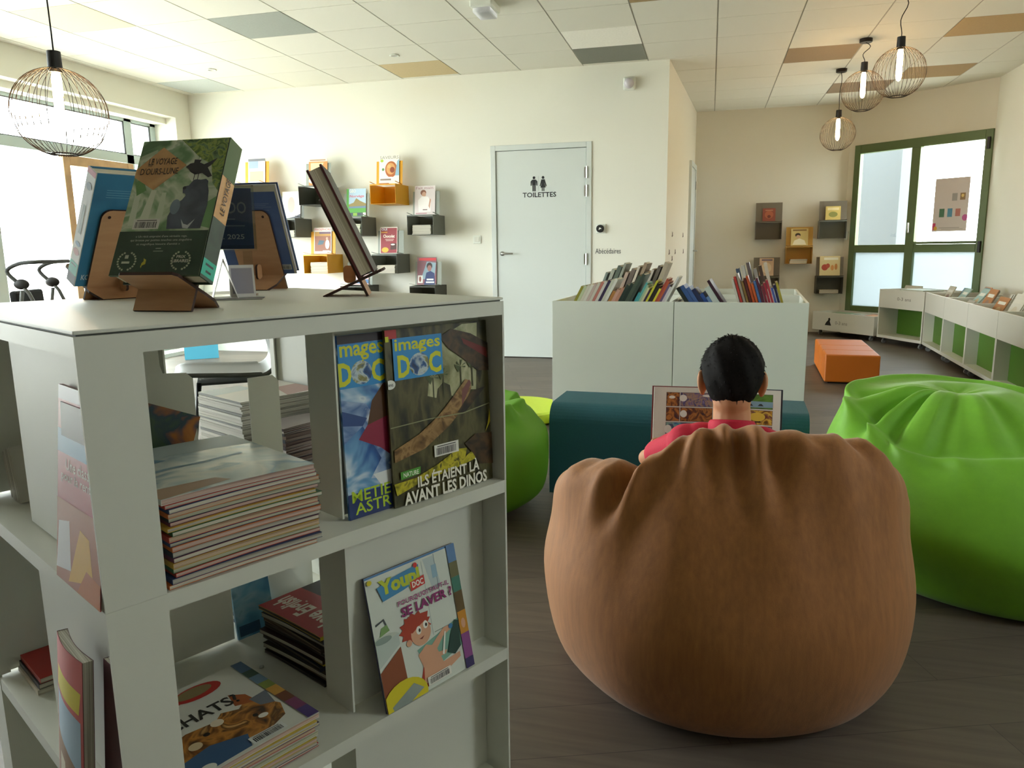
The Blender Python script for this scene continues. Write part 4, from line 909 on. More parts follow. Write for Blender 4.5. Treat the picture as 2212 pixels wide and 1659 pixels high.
voy = [('r', FOREST, 0, 0, 1, 1), ('p', FOREST2, [(0.45, 1), (1, 1), (1, 0.6), (0.92, 0.66), (0.86, 0.8), (0.7, 0.86), (0.56, 0.94)]), ('p', '#dfe4d0', [(0.18, 0.4), (0.24, 0.62), (0.30, 0.62), (0.28, 0.38)]), ('p', '#d3dcc4', [(0.36, 0.4), (0.37, 0.6), (0.42, 0.6), (0.44, 0.4)]), ('p', '#d6ddc8', [(0.06, 0.36), (0.06, 0.6), (0.12, 0.62), (0.14, 0.36)]), ('p', '#e0e4d4', [(0.62, 0.72), (0.72, 0.86), (0.78, 0.7), (0.7, 0.66)]), ('p', '#78a46a', [(0.88, 0.35), (0.86, 0.5), (1, 0.56), (1, 0.33)]), ('p', '#6d9a5a', [(0.03, 0.68), (0.1, 0.72), (0.18, 0.62), (0.08, 0.58)]),
       ('p', ORANGEB, [(-0.0, 0.72), (0.0, 0.78), (0.26, 0.945), (0.58, 0.80), (0.26, 0.62)]), ('p', '#aebf9c', [(0.02, 0.88), (0.2, 0.93), (0.2, 0.9), (0.02, 0.85)]),
       ('p', BEAR, [(0.52, 0.33), (0.50, 0.42), (0.54, 0.5), (0.62, 0.54), (0.65, 0.57), (0.64, 0.585), (0.61, 0.59), (0.60, 0.62), (0.615, 0.64), (0.66, 0.645), (0.70, 0.685), (0.73, 0.69), (0.78, 0.685), (0.84, 0.69), (0.87, 0.675), (0.875, 0.645), (0.90, 0.6), (0.92, 0.5), (0.90, 0.33)]), ('e', '#788a9a', 0.56, 0.49, 0.055, 0.055), ('e', '#20242e', 0.618, 0.628, 0.02, 0.012), ('p', '#c9ccd0', [(0.66, 0.40), (0.70, 0.365), (0.75, 0.355), (0.82, 0.40), (0.76, 0.33), (0.70, 0.335)]),
       ('p', '#2b2a30', [(0.575, 0.785), (0.62, 0.81), (0.66, 0.815), (0.66, 0.84), (0.74, 0.835), (0.73, 0.815), (0.78, 0.80), (0.92, 0.845), (0.90, 0.825), (0.86, 0.79), (0.83, 0.775), (0.90, 0.71), (0.86, 0.70), (0.78, 0.735), (0.70, 0.725), (0.645, 0.745), (0.61, 0.77)]), ('r', '#2b2a30', 0.695, 0.685, 0.703, 0.735), ('r', '#2b2a30', 0.74, 0.685, 0.748, 0.735),
       ('t', '#4a3a2c', 'LE VOYAGE', 0.13, 0.81, 0.46, 0.86, 0.01), ('r', '#4a3a2c', 0.13, 0.803, 0.18, 0.807), ('t', '#4a3a2c', 'D\'OURS-LUNE', 0.06, 0.735, 0.50, 0.785, 0.01),
       ('r', DKGREEN, 0, 0, 1, 0.315), ('b', '#e2e0d8', 0.13, 0.33, 0.43, 0.405, 12), ('t', '#c9d0c0', '« Un récit empreint d\'une véritable rage,', 0.20, 0.265, 0.78, 0.285, 0.0), ('t', '#c9d0c0', 'qui brosse par petites touches une singulière', 0.15, 0.238, 0.84, 0.258, 0.0), ('t', '#c9d0c0', 'et magnifique histoire d\'amitié »', 0.23, 0.21, 0.72, 0.23, 0.0), ('r', '#aab4a4', 0.46, 0.187, 0.52, 0.193), ('r', '#aab4a4', 0.44, 0.168, 0.55, 0.173)]
def laurel(cx, cy, r):
    S = []
    for k in range(9):
        a = radians(-70 + k * 17)
        for sg in (-1, 1):
            x = cx + sg * r * cos(a) ; y = cy + r * 0.62 * sin(a)
            S.append(('e', '#b9c0a4', x, y, 0.012, 0.007))
    return S
voy += laurel(0.17, 0.10, 0.1) + laurel(0.78, 0.10, 0.1) + [('r', '#c6ccb8', 0.15, 0.115, 0.19, 0.14), ('r', '#c6ccb8', 0.125, 0.08, 0.215, 0.095), ('t', '#d6d8c8', 'PRIX', 0.73, 0.115, 0.83, 0.135, 0.02), ('t', '#d6d8c8', 'LIBRAIRES', 0.69, 0.085, 0.87, 0.107, 0.02), ('p', '#d0c23a', [(0.35, 0.06), (0.40, 0.075), (0.40, 0.105), (0.37, 0.115), (0.375, 0.095), (0.355, 0.08), (0.36, 0.045)])]
TURQ = mat('turquoise_sticker', '#2fb39a', 0.45)
vsp = [('r', DKGREEN, 0, 0, 1, 1), ('p', '#4d6a3a', [(0, 0.7), (1, 0.72), (1, 1), (0, 1)]), ('r', ORANGEB, 0.0, 0.42, 1, 0.72), ('r', TURQ, 0.0, 0.02, 1, 0.13), ('r', '#10202c', 0.2, 0.09, 0.8, 0.105), ('r', '#10202c', 0.3, 0.045, 0.7, 0.06)]
def rot_text(s, x, y, L, hgt, c):   # text running up a spine is drawn from rotated glyphs
    V, F = glyphs(s, 0.01); return ('rt', c, s, x, y, L, hgt)
b1 = hardback(0.152, 0.232, 0.032, DKGREEN, 'green picture novel with a bear and a crow, standing at the front', back=voy, spine=vsp, name='book', edge=PAPERX)
st1 = stand((-0.792, 0.953), (0.03, -1.0), 'plywood stand at the front holding the green bear book', w=0.10, tilt=27)
on_stand(st1, b1, 0.152, 0.032, flip=True, dy=0.0)
# title running down the spine
mb = MB(); V, F = glyphs('LE VOYAGE', 0.01)
mb.add([Vector((-0.0016 - 20 * LAYER, 0.108 + a * 0.06, 0.011 + (1 - b) * 0.011)) for a, b in V], F, hx('#3a2c20'))
o = mb.build('spine_title', b1)
b0 = hardback(0.165, 0.235, 0.028, BLUEB, 'teal blue book at the left end, seen from behind, with a turquoise spine label', front=[('r', BLUEB, 0, 0, 1, 1)] + [('r', '#7fb0c8', 0.14, 0.865 - 0.02 * i, 0.14 + w_, 0.868 - 0.02 * i) for i, w_ in enumerate((0.6, 0.66, 0.62, 0.64))] + [('t', '#c9d4d8', 'KO', 0.05, 0.06, 0.14, 0.11, 0.02)], spine=[('r', '#d5d6cf', 0, 0, 1, 1), ('r', '#1a1a20', 0, 0, 1, 0.09), ('r', TURQ, 0, 0.09, 1, 0.2), ('r', '#0e2a2c', 0.2, 0.165, 0.8, 0.176), ('e', '#c06a5a', 0.5, 0.29, 0.35, 0.03), ('e', '#6a90b0', 0.5, 0.36, 0.3, 0.02), ('r', '#9aa49c', 0.3, 0.45, 0.6, 0.7), ('e', '#8a9aa0', 0.5, 0.86, 0.3, 0.03), ('r', '#c9545a', 0, 0.955, 1, 1)], name='book', spinemat=hx('#d5d6cf'))
st0 = stand((-1.150, 1.255), (-0.95, 0.33), 'plywood stand at the left end, seen from behind, holding the teal book', w=0.125, LA=0.195, gap=0.052, tilt=32)
on_stand(st0, b0, 0.165, 0.028, flip=True)
b2 = hardback(0.165, 0.215, 0.018, NAVYB, 'navy blue book seen from behind, right of the clear sign holder', front=[('r', '#b9b4a2', 0, 0, 1, 1), ('r', NAVYB, 0.0, 0.0, 0.97, 0.93)] + [('r', '#7f90b4', 0.35, 0.80 - 0.018 * i, 0.35 + w_, 0.803 - 0.018 * i) for i, w_ in enumerate((0.5, 0.45, 0.52, 0.4, 0.48))] + [('b', '#b9bcb4', 0.80, 0.05, 0.95, 0.11, 9)], name='book')
st2 = stand((-1.028, 1.605), (-0.12, 0.99), 'plywood stand at the back, seen from behind, holding the navy book', w=0.105, LA=0.195)
on_stand(st2, b2, 0.165, 0.018, flip=True)
b3 = hardback(0.165, 0.213, 0.030, hx('#5a2a2c'), 'thick black book seen edge-on, leaning back on the right-hand stand', back=[('r', '#17171c', 0, 0, 1, 1)], front=[('r', '#6a3434', 0, 0, 1, 1), ('r', '#c9c0b4', 0.0, 0.55, 1.0, 1.0)], name='book', spinemat=hx('#17171c'), board=0.004)
st3 = stand((-0.652, 1.378), (0.925, 0.38), 'plywood stand seen side-on at the right, holding the thick black book', w=0.105)
on_stand(st3, b3, 0.165, 0.030, flip=True)
# clear sign holder with a leaflet, folded cards and flyers
sh = thing('sign_holder', 'clear acrylic sign holder between the green book and the navy book', 'sign holder')
xh = Vector((0.86, 0.51, 0)).normalized(); nh = Vector((xh.y, -xh.x, 0))
oh = Vector((-0.885, 1.318, 1.0002)) - xh * 0.135
sh.matrix_world = Matrix(((xh.x, -nh.x, 0, oh.x), (xh.y, -nh.y, 0, oh.y), (0, 0, 1, oh.z), (0, 0, 0, 1)))   # local y away from the viewer
mb = MB(); lean = Matrix.Translation((0, 0, 0.093)) @ Matrix.Rotation(radians(-9), 4, 'X')
mb.box(0.04, 0, 0, 0.155, 0.003, 0.125, ACRYL, lean); mb.box(0.04, 0.006, 0, 0.155, 0.009, 0.125, ACRYL, lean); mb.box(0.151, 0.003, 0, 0.155, 0.006, 0.125, ACRYL, lean); mb.box(0.04, 0.003, -0.003, 0.155, 0.006, 0.0, ACRYL, lean)
mb.build('panel', sh)
mb = MB(); mb.box(0.128, 0.002, 0.003, 0.145, 0.008, 0.089, ACRYL); mb.build('upright', sh)
mb = MB(); mb.box(0.05, -0.03, 0.0, 0.15, 0.045, 0.003, ACRYL); mb.build('foot', sh)
lf = MB(); lf.box(0.042, 0.0038, 0.0008, 0.150, 0.0045, 0.12, NAVYB)
art(lf, [('r', '#3a4c80', 0, 0, 1, 1), ('t', '#8f97ac', 'ADO', 0.42, 0.58, 0.90, 0.78, 0.01), ('r', '#7f8cae', 0.45, 0.48, 0.70, 0.50), ('r', '#7f8cae', 0.45, 0.37, 0.86, 0.39), ('t', '#c6ccd8', '7. 2025', 0.40, 0.16, 0.84, 0.24, 0.01), ('r', '#2c3c6c', 0, 0, 1, 0.06)], Matrix(((1, 0, 0, 0.042), (0, 0, -1, 0.0037), (0, 1, 0, 0.0008), (0, 0, 0, 1))), 0.108, 0.119)
lo = lf.build('leaflet'); lo.matrix_world = sh.matrix_world @ lean; tag(lo, 'navy leaflet with 2025 printed on it inside the clear sign holder', 'leaflet')
def tent(x, y, ang, w, h, lab, c):
    mb = MB(); a = radians(17)
    for sg in (-1, 1):
        M = Matrix.Translation((0, sg * h * sin(a), 0)) @ Matrix.Rotation(sg * a, 4, 'X')
        mb.box(-w / 2, -0.0006, 0, w / 2, 0.0006, h, hx('#d9d8d4'), M)
        art(mb, [('r', c, 0.08, 0.1, 0.92, 0.9)], M @ (Matrix(((1, 0, 0, -w / 2), (0, 0, -1, -0.0007), (0, 1, 0, 0), (0, 0, 0, 1))) if sg < 0 else Matrix(((-1, 0, 0, w / 2), (0, 0, 1, 0.0007), (0, 1, 0, 0), (0, 0, 0, 1)))), w, h)
    o = mb.build('folded_card'); o.location = (x, y, 1.0035); o.rotation_euler = (0, 0, ang); tag(o, lab, 'card', 'folded cards beside the sign holder')
tent(-0.875, 1.225, radians(-52), 0.06, 0.075, 'larger blue and white folded card by the green book', '#5468a8')
tent(-0.862, 1.262, radians(38), 0.045, 0.062, 'smaller grey folded card in front of the acrylic foot', '#9d9aa2')
for k in range(4):
    mb = MB(); mb.box(-0.05, -0.035, 0, 0.05, 0.035, 0.0007, hx(('#4d5a4c', '#c9c6bc', '#5d5260', '#b8bcb6')[k])); o = mb.build('flyer'); o.location = (-0.862 - 0.004 * k, 1.238 + 0.003 * k, 1.0001 + 0.0008 * k); o.rotation_euler = (0, 0, 0.5 + 0.12 * k); tag(o, 'printed flyer lying %s in the small heap under the folded cards' % ORD[3 - k], 'flyer', 'flyers on the shelf top')

# ------------------------------------------------------------------ wall-mounted magazine holders
HGREY = mat('holder_grey_steel', '#5d615a', 0.5); HDARK = mat('holder_dark_steel', '#45473f', 0.5); HYEL = mat('holder_yellow_steel', '#d79a12', 0.5); HLG = mat('holder_plate_grey', '#8f958d', 0.5)
def holder(loc, rz, m, lab, group, w=0.27, d=0.34, hb=0.19, hp=0.235, plate=None, dplate=0.17, plw=None):
    """local x to the right, y into the wall, z up; origin at the wall, middle of the box's top edge"""
    t = thing('magazine_holder', lab, 'magazine holder', loc, rz, group)
    mb = MB(); s_ = 0.0025
    mb.box(-w / 2, -d, -hb, w / 2, -0.0005, -hb + s_, m); mb.box(-w / 2, -d, -hb + s_, -w / 2 + s_, -0.0005, 0, m); mb.box(w / 2 - s_, -d, -hb + s_, w / 2, -0.0005, 0, m); mb.box(-w / 2 + s_, -0.003, -hb + s_, w / 2 - s_, -0.0005, 0, m)
    mb.box(-w / 2 + s_, -d, -0.012, w / 2 - s_, -d + s_, 0, m)
    mb.build('box', t)
    pw = (plw or w + 0.01) / 2
    mb = MB(); M = Matrix.Translation((0.0, -d + dplate, 0.002)) @ Matrix.Rotation(radians(-7), 4, 'X')
    mb.box(-pw, 0, 0.0, pw, s_, hp, plate or m, M); mb.box(-pw, -dplate + 0.004, 0.0, -pw + 0.012, 0, s_, plate or m, M); mb.box(pw - 0.012, -dplate + 0.004, 0, pw, 0, s_, plate or m, M); mb.box(-pw + 0.012, -0.03, 0.0, pw - 0.012, 0, s_, plate or m, M)
    mb.build('display_plate', t)
    return t, M
def in_holder(h, mg, w, dx=0.0, dz=0.004, t=0.004):
    root, M = h
    Mw = Matrix.Translation(root.location) @ Matrix.Rotation(root.rotation_euler.z, 4, 'Z') @ M
    R3 = Mw.to_3x3()
    place(mg, Mw @ Vector((-w / 2 + dx, -t - 0.001, dz)), R3 @ Vector((1, 0, 0)), R3 @ Vector((0, 0, 1)))
def loose(h, n, w, dd, cols, lab, group, hb=0.19, d=0.34, seed=1, dx=0.0, th_=0.007):
    root, M = h; rnd = random.Random(seed); z = -hb + 0.003
    Mw = Matrix.Translation(root.location) @ Matrix.Rotation(root.rotation_euler.z, 4, 'Z')
    R3 = Mw.to_3x3()
    for k in range(n):
        tk = th_ * rnd.uniform(0.8, 1.2)
        o = magazine(w, dd, tk, hx(cols[k % len(cols)]), (), lab % ORD[n - 1 - k], group, edge=EDG[k % 2], simple=True)
        a = rnd.uniform(-0.03, 0.03)
        place(o, Mw @ Vector((-w / 2 + dx + rnd.uniform(-.004, .004), -d + 0.03 + rnd.uniform(0, .006), z)), R3 @ Vector((cos(a), sin(a), 0)), R3 @ Vector((-sin(a), cos(a), 0)))
        z += tk + 0.0003
G1 = 'metal magazine holders on the toilet wall'
def tw(xc, ztop): return (xc, YT, ztop)
PW = hx('#e2e0d8')
hA = holder(tw(-3.125, 1.735), 0, HYEL, 'empty yellow magazine holder showing the food magazine', G1)
in_holder(hA, magazine(0.215, 0.285, 0.004, PW, [('r', '#e6e2d6', 0, 0, 1, 1), ('t', '#7d7a70', 'SAVEURS', 0.04, 0.88, 0.97, 0.985, 0.0), ('r', '#efece0', 0, 0, 1, 0.86), ('e', '#b0602c', 0.6, 0.52, 0.3, 0.28), ('e', '#d29a5a', 0.58, 0.54, 0.22, 0.2), ('e', '#8a3c1c', 0.66, 0.5, 0.12, 0.1), ('e', '#e0b070', 0.5, 0.62, 0.08, 0.06), ('e', '#5a8a4a', 0.2, 0.52, 0.06, 0.05), ('e', '#a9c43c', 0.14, 0.82, 0.08, 0.05), ('r', '#f1efe8', 0.02, 0.1, 0.66, 0.26), ('r', '#8a7a6c', 0.06, 0.14, 0.6, 0.2), ('r', '#a0343c', 0.0, 0, 0.5, 0.05), ('p', '#8ab0c4', [(0.8, 0.3), (1, 0.3), (1, 0.86), (0.9, 0.8)])], 'food magazine with an orange dish in the upper yellow holder', simple=False), 0.215)
hB = holder(tw(-3.91, 1.745), 0, HDARK, 'empty dark grey magazine holder beside the upper yellow one', G1, plate=HLG)
in_holder(hB, magazine(0.21, 0.275, 0.004, hx('#c98a4a'), [('r', '#c98a4a', 0, 0, 1, 1), ('r', '#d6d0c4', 0, 0.9, 1, 1), ('r', '#a07a58', 0.06, 0.93, 0.9, 0.97), ('p', '#e0c49a', [(0.1, 0.5), (0.6, 0.55), (0.8, 0.85), (0.1, 0.85)]), ('r', '#5a4a34', 0.0, 0.3, 0.4, 0.46), ('e', '#e4e0d4', 0.2, 0.2, 0.2, 0.1), ('r', '#dcd4c6', 0, 0, 1, 0.12)][:3] + [('p', '#e0c49a', [(0.1, 0.5), (0.6, 0.55), (0.8, 0.85), (0.1, 0.85)]), ('e', '#e4e0d4', 0.2, 0.2, 0.2, 0.1)], 'orange brown magazine behind the top of the thick black book', simple=False), 0.21)
hC = holder(tw(-2.745, 1.43), 0, HGREY, 'grey magazine holder nearest the toilet door in the upper rows', G1, plate=HLG)
in_holder(hC, magazine(0.215, 0.285, 0.004, hx('#d9d2d2'), [('r', '#d9d0d0', 0, 0, 1, 1), ('t', '#b08a90', 'Fait main', 0.06, 0.88, 0.9, 0.97, 0.01), ('e', '#8a5a44', 0.42, 0.76, 0.14, 0.1), ('e', '#caa088', 0.45, 0.70, 0.1, 0.09), ('p', '#ece8e6', [(0.2, 0.1), (0.16, 0.5), (0.36, 0.64), (0.66, 0.62), (0.8, 0.4), (0.78, 0.1)]), ('p', '#c79a86', [(0.74, 0.2), (0.8, 0.52), (0.74, 0.56), (0.68, 0.3)]), ('r', '#6a5050', 0.4, 0.16, 0.62, 0.19), ('r', '#c29aa4', 0.05, 0.03, 0.6, 0.07)], 'pale pink magazine with a person in a white jumper', simple=False), 0.215, dx=-0.01)
loose(hC, 12, 0.19, 0.26, ['#cfcdc2', '#b9b8ac', '#d8d4c8', '#8b8c80'], 'magazine lying %s in the grey holder under the pale pink magazine', 'pile in the holder under the pale pink magazine', seed=2)
hD = holder(tw(-3.5, 1.43), 0, HGREY, 'grey magazine holder with green magazines behind the leaning black book', G1, plate=HLG)
in_holder(hD, magazine(0.215, 0.28, 0.004, hx('#5f8a44'), [('r', '#4e9a34', 0, 0, 1, 1), ('r', '#a9c4d8', 0.12, 0.3, 1, 1), ('p', '#8a7a44', [(0.12, 0.3), (1, 0.3), (1, 0.46), (0.7, 0.56), (0.5, 0.66), (0.36, 0.5), (0.12, 0.44)]), ('p', '#5f7a94', [(0.12, 0.3), (1, 0.3), (1, 0.38), (0.12, 0.36)]), ('t', '#e6ece0', 'GEO', 0.14, 0.86, 0.48, 0.98, 0.03), ('t', '#c0566a', 'Norvège', 0.16, 0.66, 0.9, 0.78, 0.02), ('r', '#3c4a54', 0.14, 0.02, 1, 0.14), ('r', '#8ab43c', 0.34, 0.03, 0.55, 0.13), ('r', '#dcdcd4', 0.85, 0.02, 1.0, 0.14)], 'green edged travel magazine with Norvège on its cover', simple=False), 0.215)
loose(hD, 15, 0.2, 0.27, ['#4e9a34', '#3f8a2a', '#cfd6c8'], 'green magazine lying %s in the holder under the Norway magazine', 'green pile under the Norway magazine', seed=3)
hE = holder(tw(-4.24, 1.43), 0, HGREY, 'dark grey magazine holder partly behind the navy book', G1)
in_holder(hE, magazine(0.21, 0.275, 0.004, PW, [('r', '#e4e2dc', 0, 0, 1, 1), ('e', '#b8a8a0', 0.5, 0.5, 0.2, 0.3), ('p', '#2a2c3c', [(0.3, 0.0), (1, 0.0), (1, 0.16), (0.7, 0.06)])], 'white magazine half hidden by the navy book', simple=False), 0.21)
loose(hE, 9, 0.2, 0.26, ['#d6d4ca', '#c9c7bd'], 'white magazine lying %s in the dark grey holder behind the navy book', 'white pile in the holder behind the navy book', seed=4)
hF = holder(tw(-3.9, 1.06), 0, HYEL, 'yellow magazine holder half full of white magazines', G1)
in_holder(hF, magazine(0.2, 0.27, 0.004, PW, [('r', '#e0d8d0', 0, 0, 1, 1), ('t', '#c04a4a', 'PHOSPHORE', 0.04, 0.88, 0.96, 0.97, 0.01), ('r', '#b8862e', 0.04, 0.68, 0.96, 0.84), ('r', '#6a4a5c', 0.3, 0.76, 0.96, 0.84), ('r', '#8a5238', 0.04, 0.1, 0.96, 0.68), ('p', '#3c5a6a', [(0.2, 0.34), (0.5, 0.36), (0.6, 0.5), (0.3, 0.52)]), ('e', '#d8d4cc', 0.76, 0.36, 0.12, 0.18), ('e', '#c89a80', 0.74, 0.58, 0.06, 0.06), ('r', '#e4e0d8', 0.5, 0.05, 0.9, 0.13)], 'magazine with a crowded brown picture in the lower yellow holder', simple=False), 0.2)
loose(hF, 15, 0.19, 0.26, ['#e2dfd6', '#d4d1c6', '#c4c0b4'], 'white magazine lying %s in the lower yellow holder', 'white pile in the lower yellow holder', seed=5, dx=0.02)
hG = holder(tw(-3.14, 1.055), 0, HGREY, 'grey magazine holder under the yellow one, showing the chocolate magazine', G1, plate=HLG)
in_holder(hG, magazine(0.19, 0.265, 0.004, hx('#8a2430'), [('r', '#e4ded4', 0, 0, 1, 1), ('r', '#922834', 0.04, 0.02, 0.97, 0.97), ('t', '#cfd4d8', 'OUI', 0.08, 0.87, 0.4, 0.96, 0.03), ('r', '#d08a2c', 0.06, 0.78, 0.42, 0.83), ('t', '#f0e6da', 'Chocolat', 0.18, 0.6, 0.84, 0.72, 0.03), ('r', '#d9c0b4', 0.3, 0.53, 0.8, 0.55), ('r', '#d9c0b4', 0.34, 0.48, 0.76, 0.5), ('p', '#4a2018', [(0.6, 0.14), (0.95, 0.16), (0.95, 0.38), (0.62, 0.4)]), ('e', '#c9a62c', 0.3, 0.14, 0.2, 0.1), ('e', '#e0dad0', 0.74, 0.34, 0.12, 0.03)], 'dark red magazine headed Chocolat', simple=False), 0.19, dx=-0.02)
loose(hG, 11, 0.19, 0.26, ['#d8c8c4', '#cfccc0', '#c2b0ac'], 'magazine lying %s in the grey holder under the chocolate magazine', 'pile under the chocolate magazine', seed=6)
hH = holder(tw(-2.745, 0.74), 0, HDARK, 'dark grey magazine holder lowest and nearest the toilet door', G1, plate=HLG)
in_holder(hH, magazine(0.205, 0.275, 0.004, hx('#9a3a44'), [('r', '#8a5a64', 0, 0, 1, 1), ('r', '#d23a40', 0.1, 0.88, 0.98, 0.97), ('p', '#8fa8b8', [(0.2, 0.2), (0.9, 0.2), (0.98, 0.8), (0.5, 0.84)]), ('e', '#3a2c2c', 0.64, 0.68, 0.15, 0.13), ('e', '#a0706a', 0.64, 0.60, 0.11, 0.11), ('p', '#2c3c70', [(0.36, 0.0), (0.94, 0.0), (0.9, 0.42), (0.7, 0.5), (0.48, 0.44)]), ('r', '#dcdce0', 0.5, 0.16, 0.86, 0.22), ('r', '#dcdce0', 0.46, 0.06, 0.9, 0.12), ('r', '#e0dcd6', 0.04, 0.06, 0.3, 0.34), ('e', '#8a4a3c', 0.16, 0.2, 0.06, 0.1)], 'red magazine with a portrait in blue beside the toilet door', simple=False), 0.205, dx=-0.015)
hI = holder(tw(-3.5, 0.74), 0, HDARK, 'dark grey magazine holder mostly hidden behind the right-hand book stand', G1, plate=HLG)
in_holder(hI, magazine(0.205, 0.275, 0.004, hx('#d8b0b4'), [('r', '#d8b4b6', 0, 0, 1, 1), ('r', '#c9862c', 0.1, 0.42, 0.9, 0.56), ('r', '#3c6a9a', 0.0, 0.05, 1, 0.2), ('t', '#6a3a6a', 'Elle', 0.4, 0.62, 0.7, 0.70, 0.02)][:3], 'pink magazine behind the peg of the right-hand book stand', simple=False), 0.205)
hJ = holder(tw(-4.62, 1.79), 0, HYEL, 'yellow magazine holder above the navy book, near the window', G1)
in_holder(hJ, magazine(0.2, 0.26, 0.004, PW, [('r', '#d0d2d6', 0, 0, 1, 1), ('r', '#8a9cb4', 0.05, 0.62, 0.6, 0.9), ('r', '#6a6c72', 0.0, 0.9, 1, 1), ('r', '#b8a890', 0.1, 0.1, 0.9, 0.5)], 'grey and white magazine in the yellow holder near the window', simple=False), 0.2)
# far wall, children's corner
G2 = 'metal picture book holders on the far wall'
HBR = mat('holder_bronze_steel', '#6e6658', 0.5); HBY = mat('holder_ochre_steel', '#b58a3a', 0.5); HGR = mat('holder_slate_steel', '#6d7168', 0.5)
def bookcover(h, w, hh, base, shapes, lab, dx=0.0):
    in_holder(h, hardback(w, hh, 0.008, hx(base), lab, front=shapes, name='picture_book', board=0.002), w, dx=dx, t=0.008)
K = dict(w=0.31, d=0.16, hb=0.215, hp=0.235, dplate=0.06, plw=0.315)
h1 = holder((0.70, YB, 1.385), 0, HBR, 'upper left holder on the far wall, brown with a dim red book', G2, plate=HBR, **K)
bookcover(h1, 0.15, 0.16, '#8a4030', [('r', '#8a4232', 0, 0, 1, 1), ('e', '#a85a3c', 0.5, 0.5, 0.34, 0.3), ('e', '#6a2a20', 0.5, 0.36, 0.14, 0.12), ('r', '#b0785c', 0.2, 0.8, 0.8, 0.88)], 'dim red picture book in the upper left holder on the far wall')
h2 = holder((1.445, YB, 1.385), 0, HGR, 'upper right holder on the far wall beside the green window', G2, plate=HBR, **K)
bookcover(h2, 0.17, 0.165, '#c8b060', [('r', '#ccb468', 0, 0, 1, 1), ('e', '#8a8a4a', 0.5, 0.4, 0.3, 0.2), ('r', '#e0d0a0', 0.12, 0.72, 0.88, 0.9)], 'yellow picture book in the upper right holder on the far wall')
h3 = holder((1.073, YB, 1.08), 0, HBY, 'middle holder on the far wall, ochre', G2, plate=HBY, **K)
bookcover(h3, 0.20, 0.21, '#d0bc7c', [('r', '#cdb878', 0, 0, 1, 1), ('e', '#3a2c24', 0.4, 0.62, 0.16, 0.12), ('e', '#d0a888', 0.42, 0.52, 0.12, 0.1), ('p', '#e4dcc0', [(0.1, 0.05), (0.9, 0.05), (0.8, 0.3), (0.5, 0.42), (0.2, 0.3)]), ('r', '#8a6a3c', 0.1, 0.86, 0.9, 0.95)], 'cream picture book with a dark haired child in the middle holder')
loose(h3, 2, 0.2, 0.11, ['#c9c0a8', '#a83c24'], 'thin pale booklet lying %s in the ochre holder', 'booklets in the ochre holder', hb=0.215, d=0.16, seed=9, th_=0.03)
h4 = holder((0.70, YB, 0.71), 0, HBR, 'lower left holder on the far wall, behind the red books of the bin', G2, plate=HBR, **K)
bookcover(h4, 0.17, 0.22, '#c9a890', [('r', '#cba98c', 0, 0, 1, 1), ('e', '#e0c8a8', 0.5, 0.45, 0.34, 0.3), ('r', '#5a4e68', 0.14, 0.86, 0.9, 0.93), ('e', '#b07a5a', 0.45, 0.5, 0.12, 0.14)], 'peach coloured picture book in the lower left holder on the far wall')
h5 = holder((1.445, YB, 0.71), 0, HDARK, 'lower right holder on the far wall under the upper right one', G2, plate=HBR, **K)
bookcover(h5, 0.235, 0.24, '#d0bc88', [('r', '#cfbc8a', 0, 0, 1, 1), ('e', '#a83c2c', 0.25, 0.42, 0.16, 0.16), ('e', '#b04a34', 0.4, 0.5, 0.1, 0.12), ('e', '#c88a4a', 0.62, 0.4, 0.08, 0.14), ('e', '#b87a3a', 0.8, 0.45, 0.07, 0.16), ('r', '#e2dcc8', 0.2, 0.8, 0.9, 0.92)], 'cream picture book with red figures in the lower right holder')
loose(h5, 2, 0.22, 0.12, ['#c9bca4', '#d8ccb8'], 'pale booklet lying %s in the lower right holder', 'booklets in the lower right holder', hb=0.215, d=0.16, seed=10, th_=0.02)
# poster on the window
mb = MB(); pw_, ph_ = 0.365, 0.575
MPo = MW @ Matrix(((1, 0, 0, 1.05), (0, 0, -1, 0.018), (0, 1, 0, 1.222), (0, 0, 0, 1))); 
mb.box(1.05, 0.0175, 1.222, 1.05 + pw_, 0.0185, 1.222 + ph_, hx('#cbc0bd'), MW)
art(mb, [('r', '#cbc0bd', 0, 0, 1, 1), ('t', '#6a625e', 'PALMARÈS', 0.2, 0.86, 0.8, 0.92, 0.01), ('r', '#a39a96', 0.3, 0.83, 0.8, 0.84), ('e', '#c94a6a', 0.1, 0.92, 0.05, 0.03), ('p', '#3a3044', [(0.07, 0.83), (0.13, 0.83), (0.14, 0.9), (0.06, 0.9)]), ('e', '#d8b82c', 0.1, 0.78, 0.09, 0.035),
         ('r', '#2c2c34', 0.3, 0.56, 0.45, 0.71), ('e', '#d8d4cc', 0.375, 0.61, 0.055, 0.04), ('r', '#9a9692', 0.52, 0.57, 0.67, 0.71), ('r', '#8a6a3c', 0.75, 0.58, 0.9, 0.71), ('e', '#d8b868', 0.82, 0.66, 0.04, 0.03), ('r', '#3c6a4a', 0.18, 0.27, 0.33, 0.43), ('r', '#4a88a8', 0.42, 0.27, 0.56, 0.43), ('r', '#b06a5c', 0.65, 0.28, 0.79, 0.42), ('e', '#b84a8a', 0.93, 0.25, 0.08, 0.06), ('r', '#c02c5a', 0.0, 0.03, 0.1, 0.16), ('e', '#d8a82c', 0.1, 0.06, 0.05, 0.04), ('t', '#5c5450', 'LIVRES ÉLUS', 0.2, 0.06, 0.8, 0.11, 0.01), ('t', '#7a726e', '2025', 0.75, 0.02, 0.95, 0.04, 0.0)][:-2] + [('r', '#a39a96', 0.2, 0.06, 0.8, 0.075), ('r', '#a39a96', 0.28, 0.035, 0.9, 0.045)], MPo, pw_, ph_)
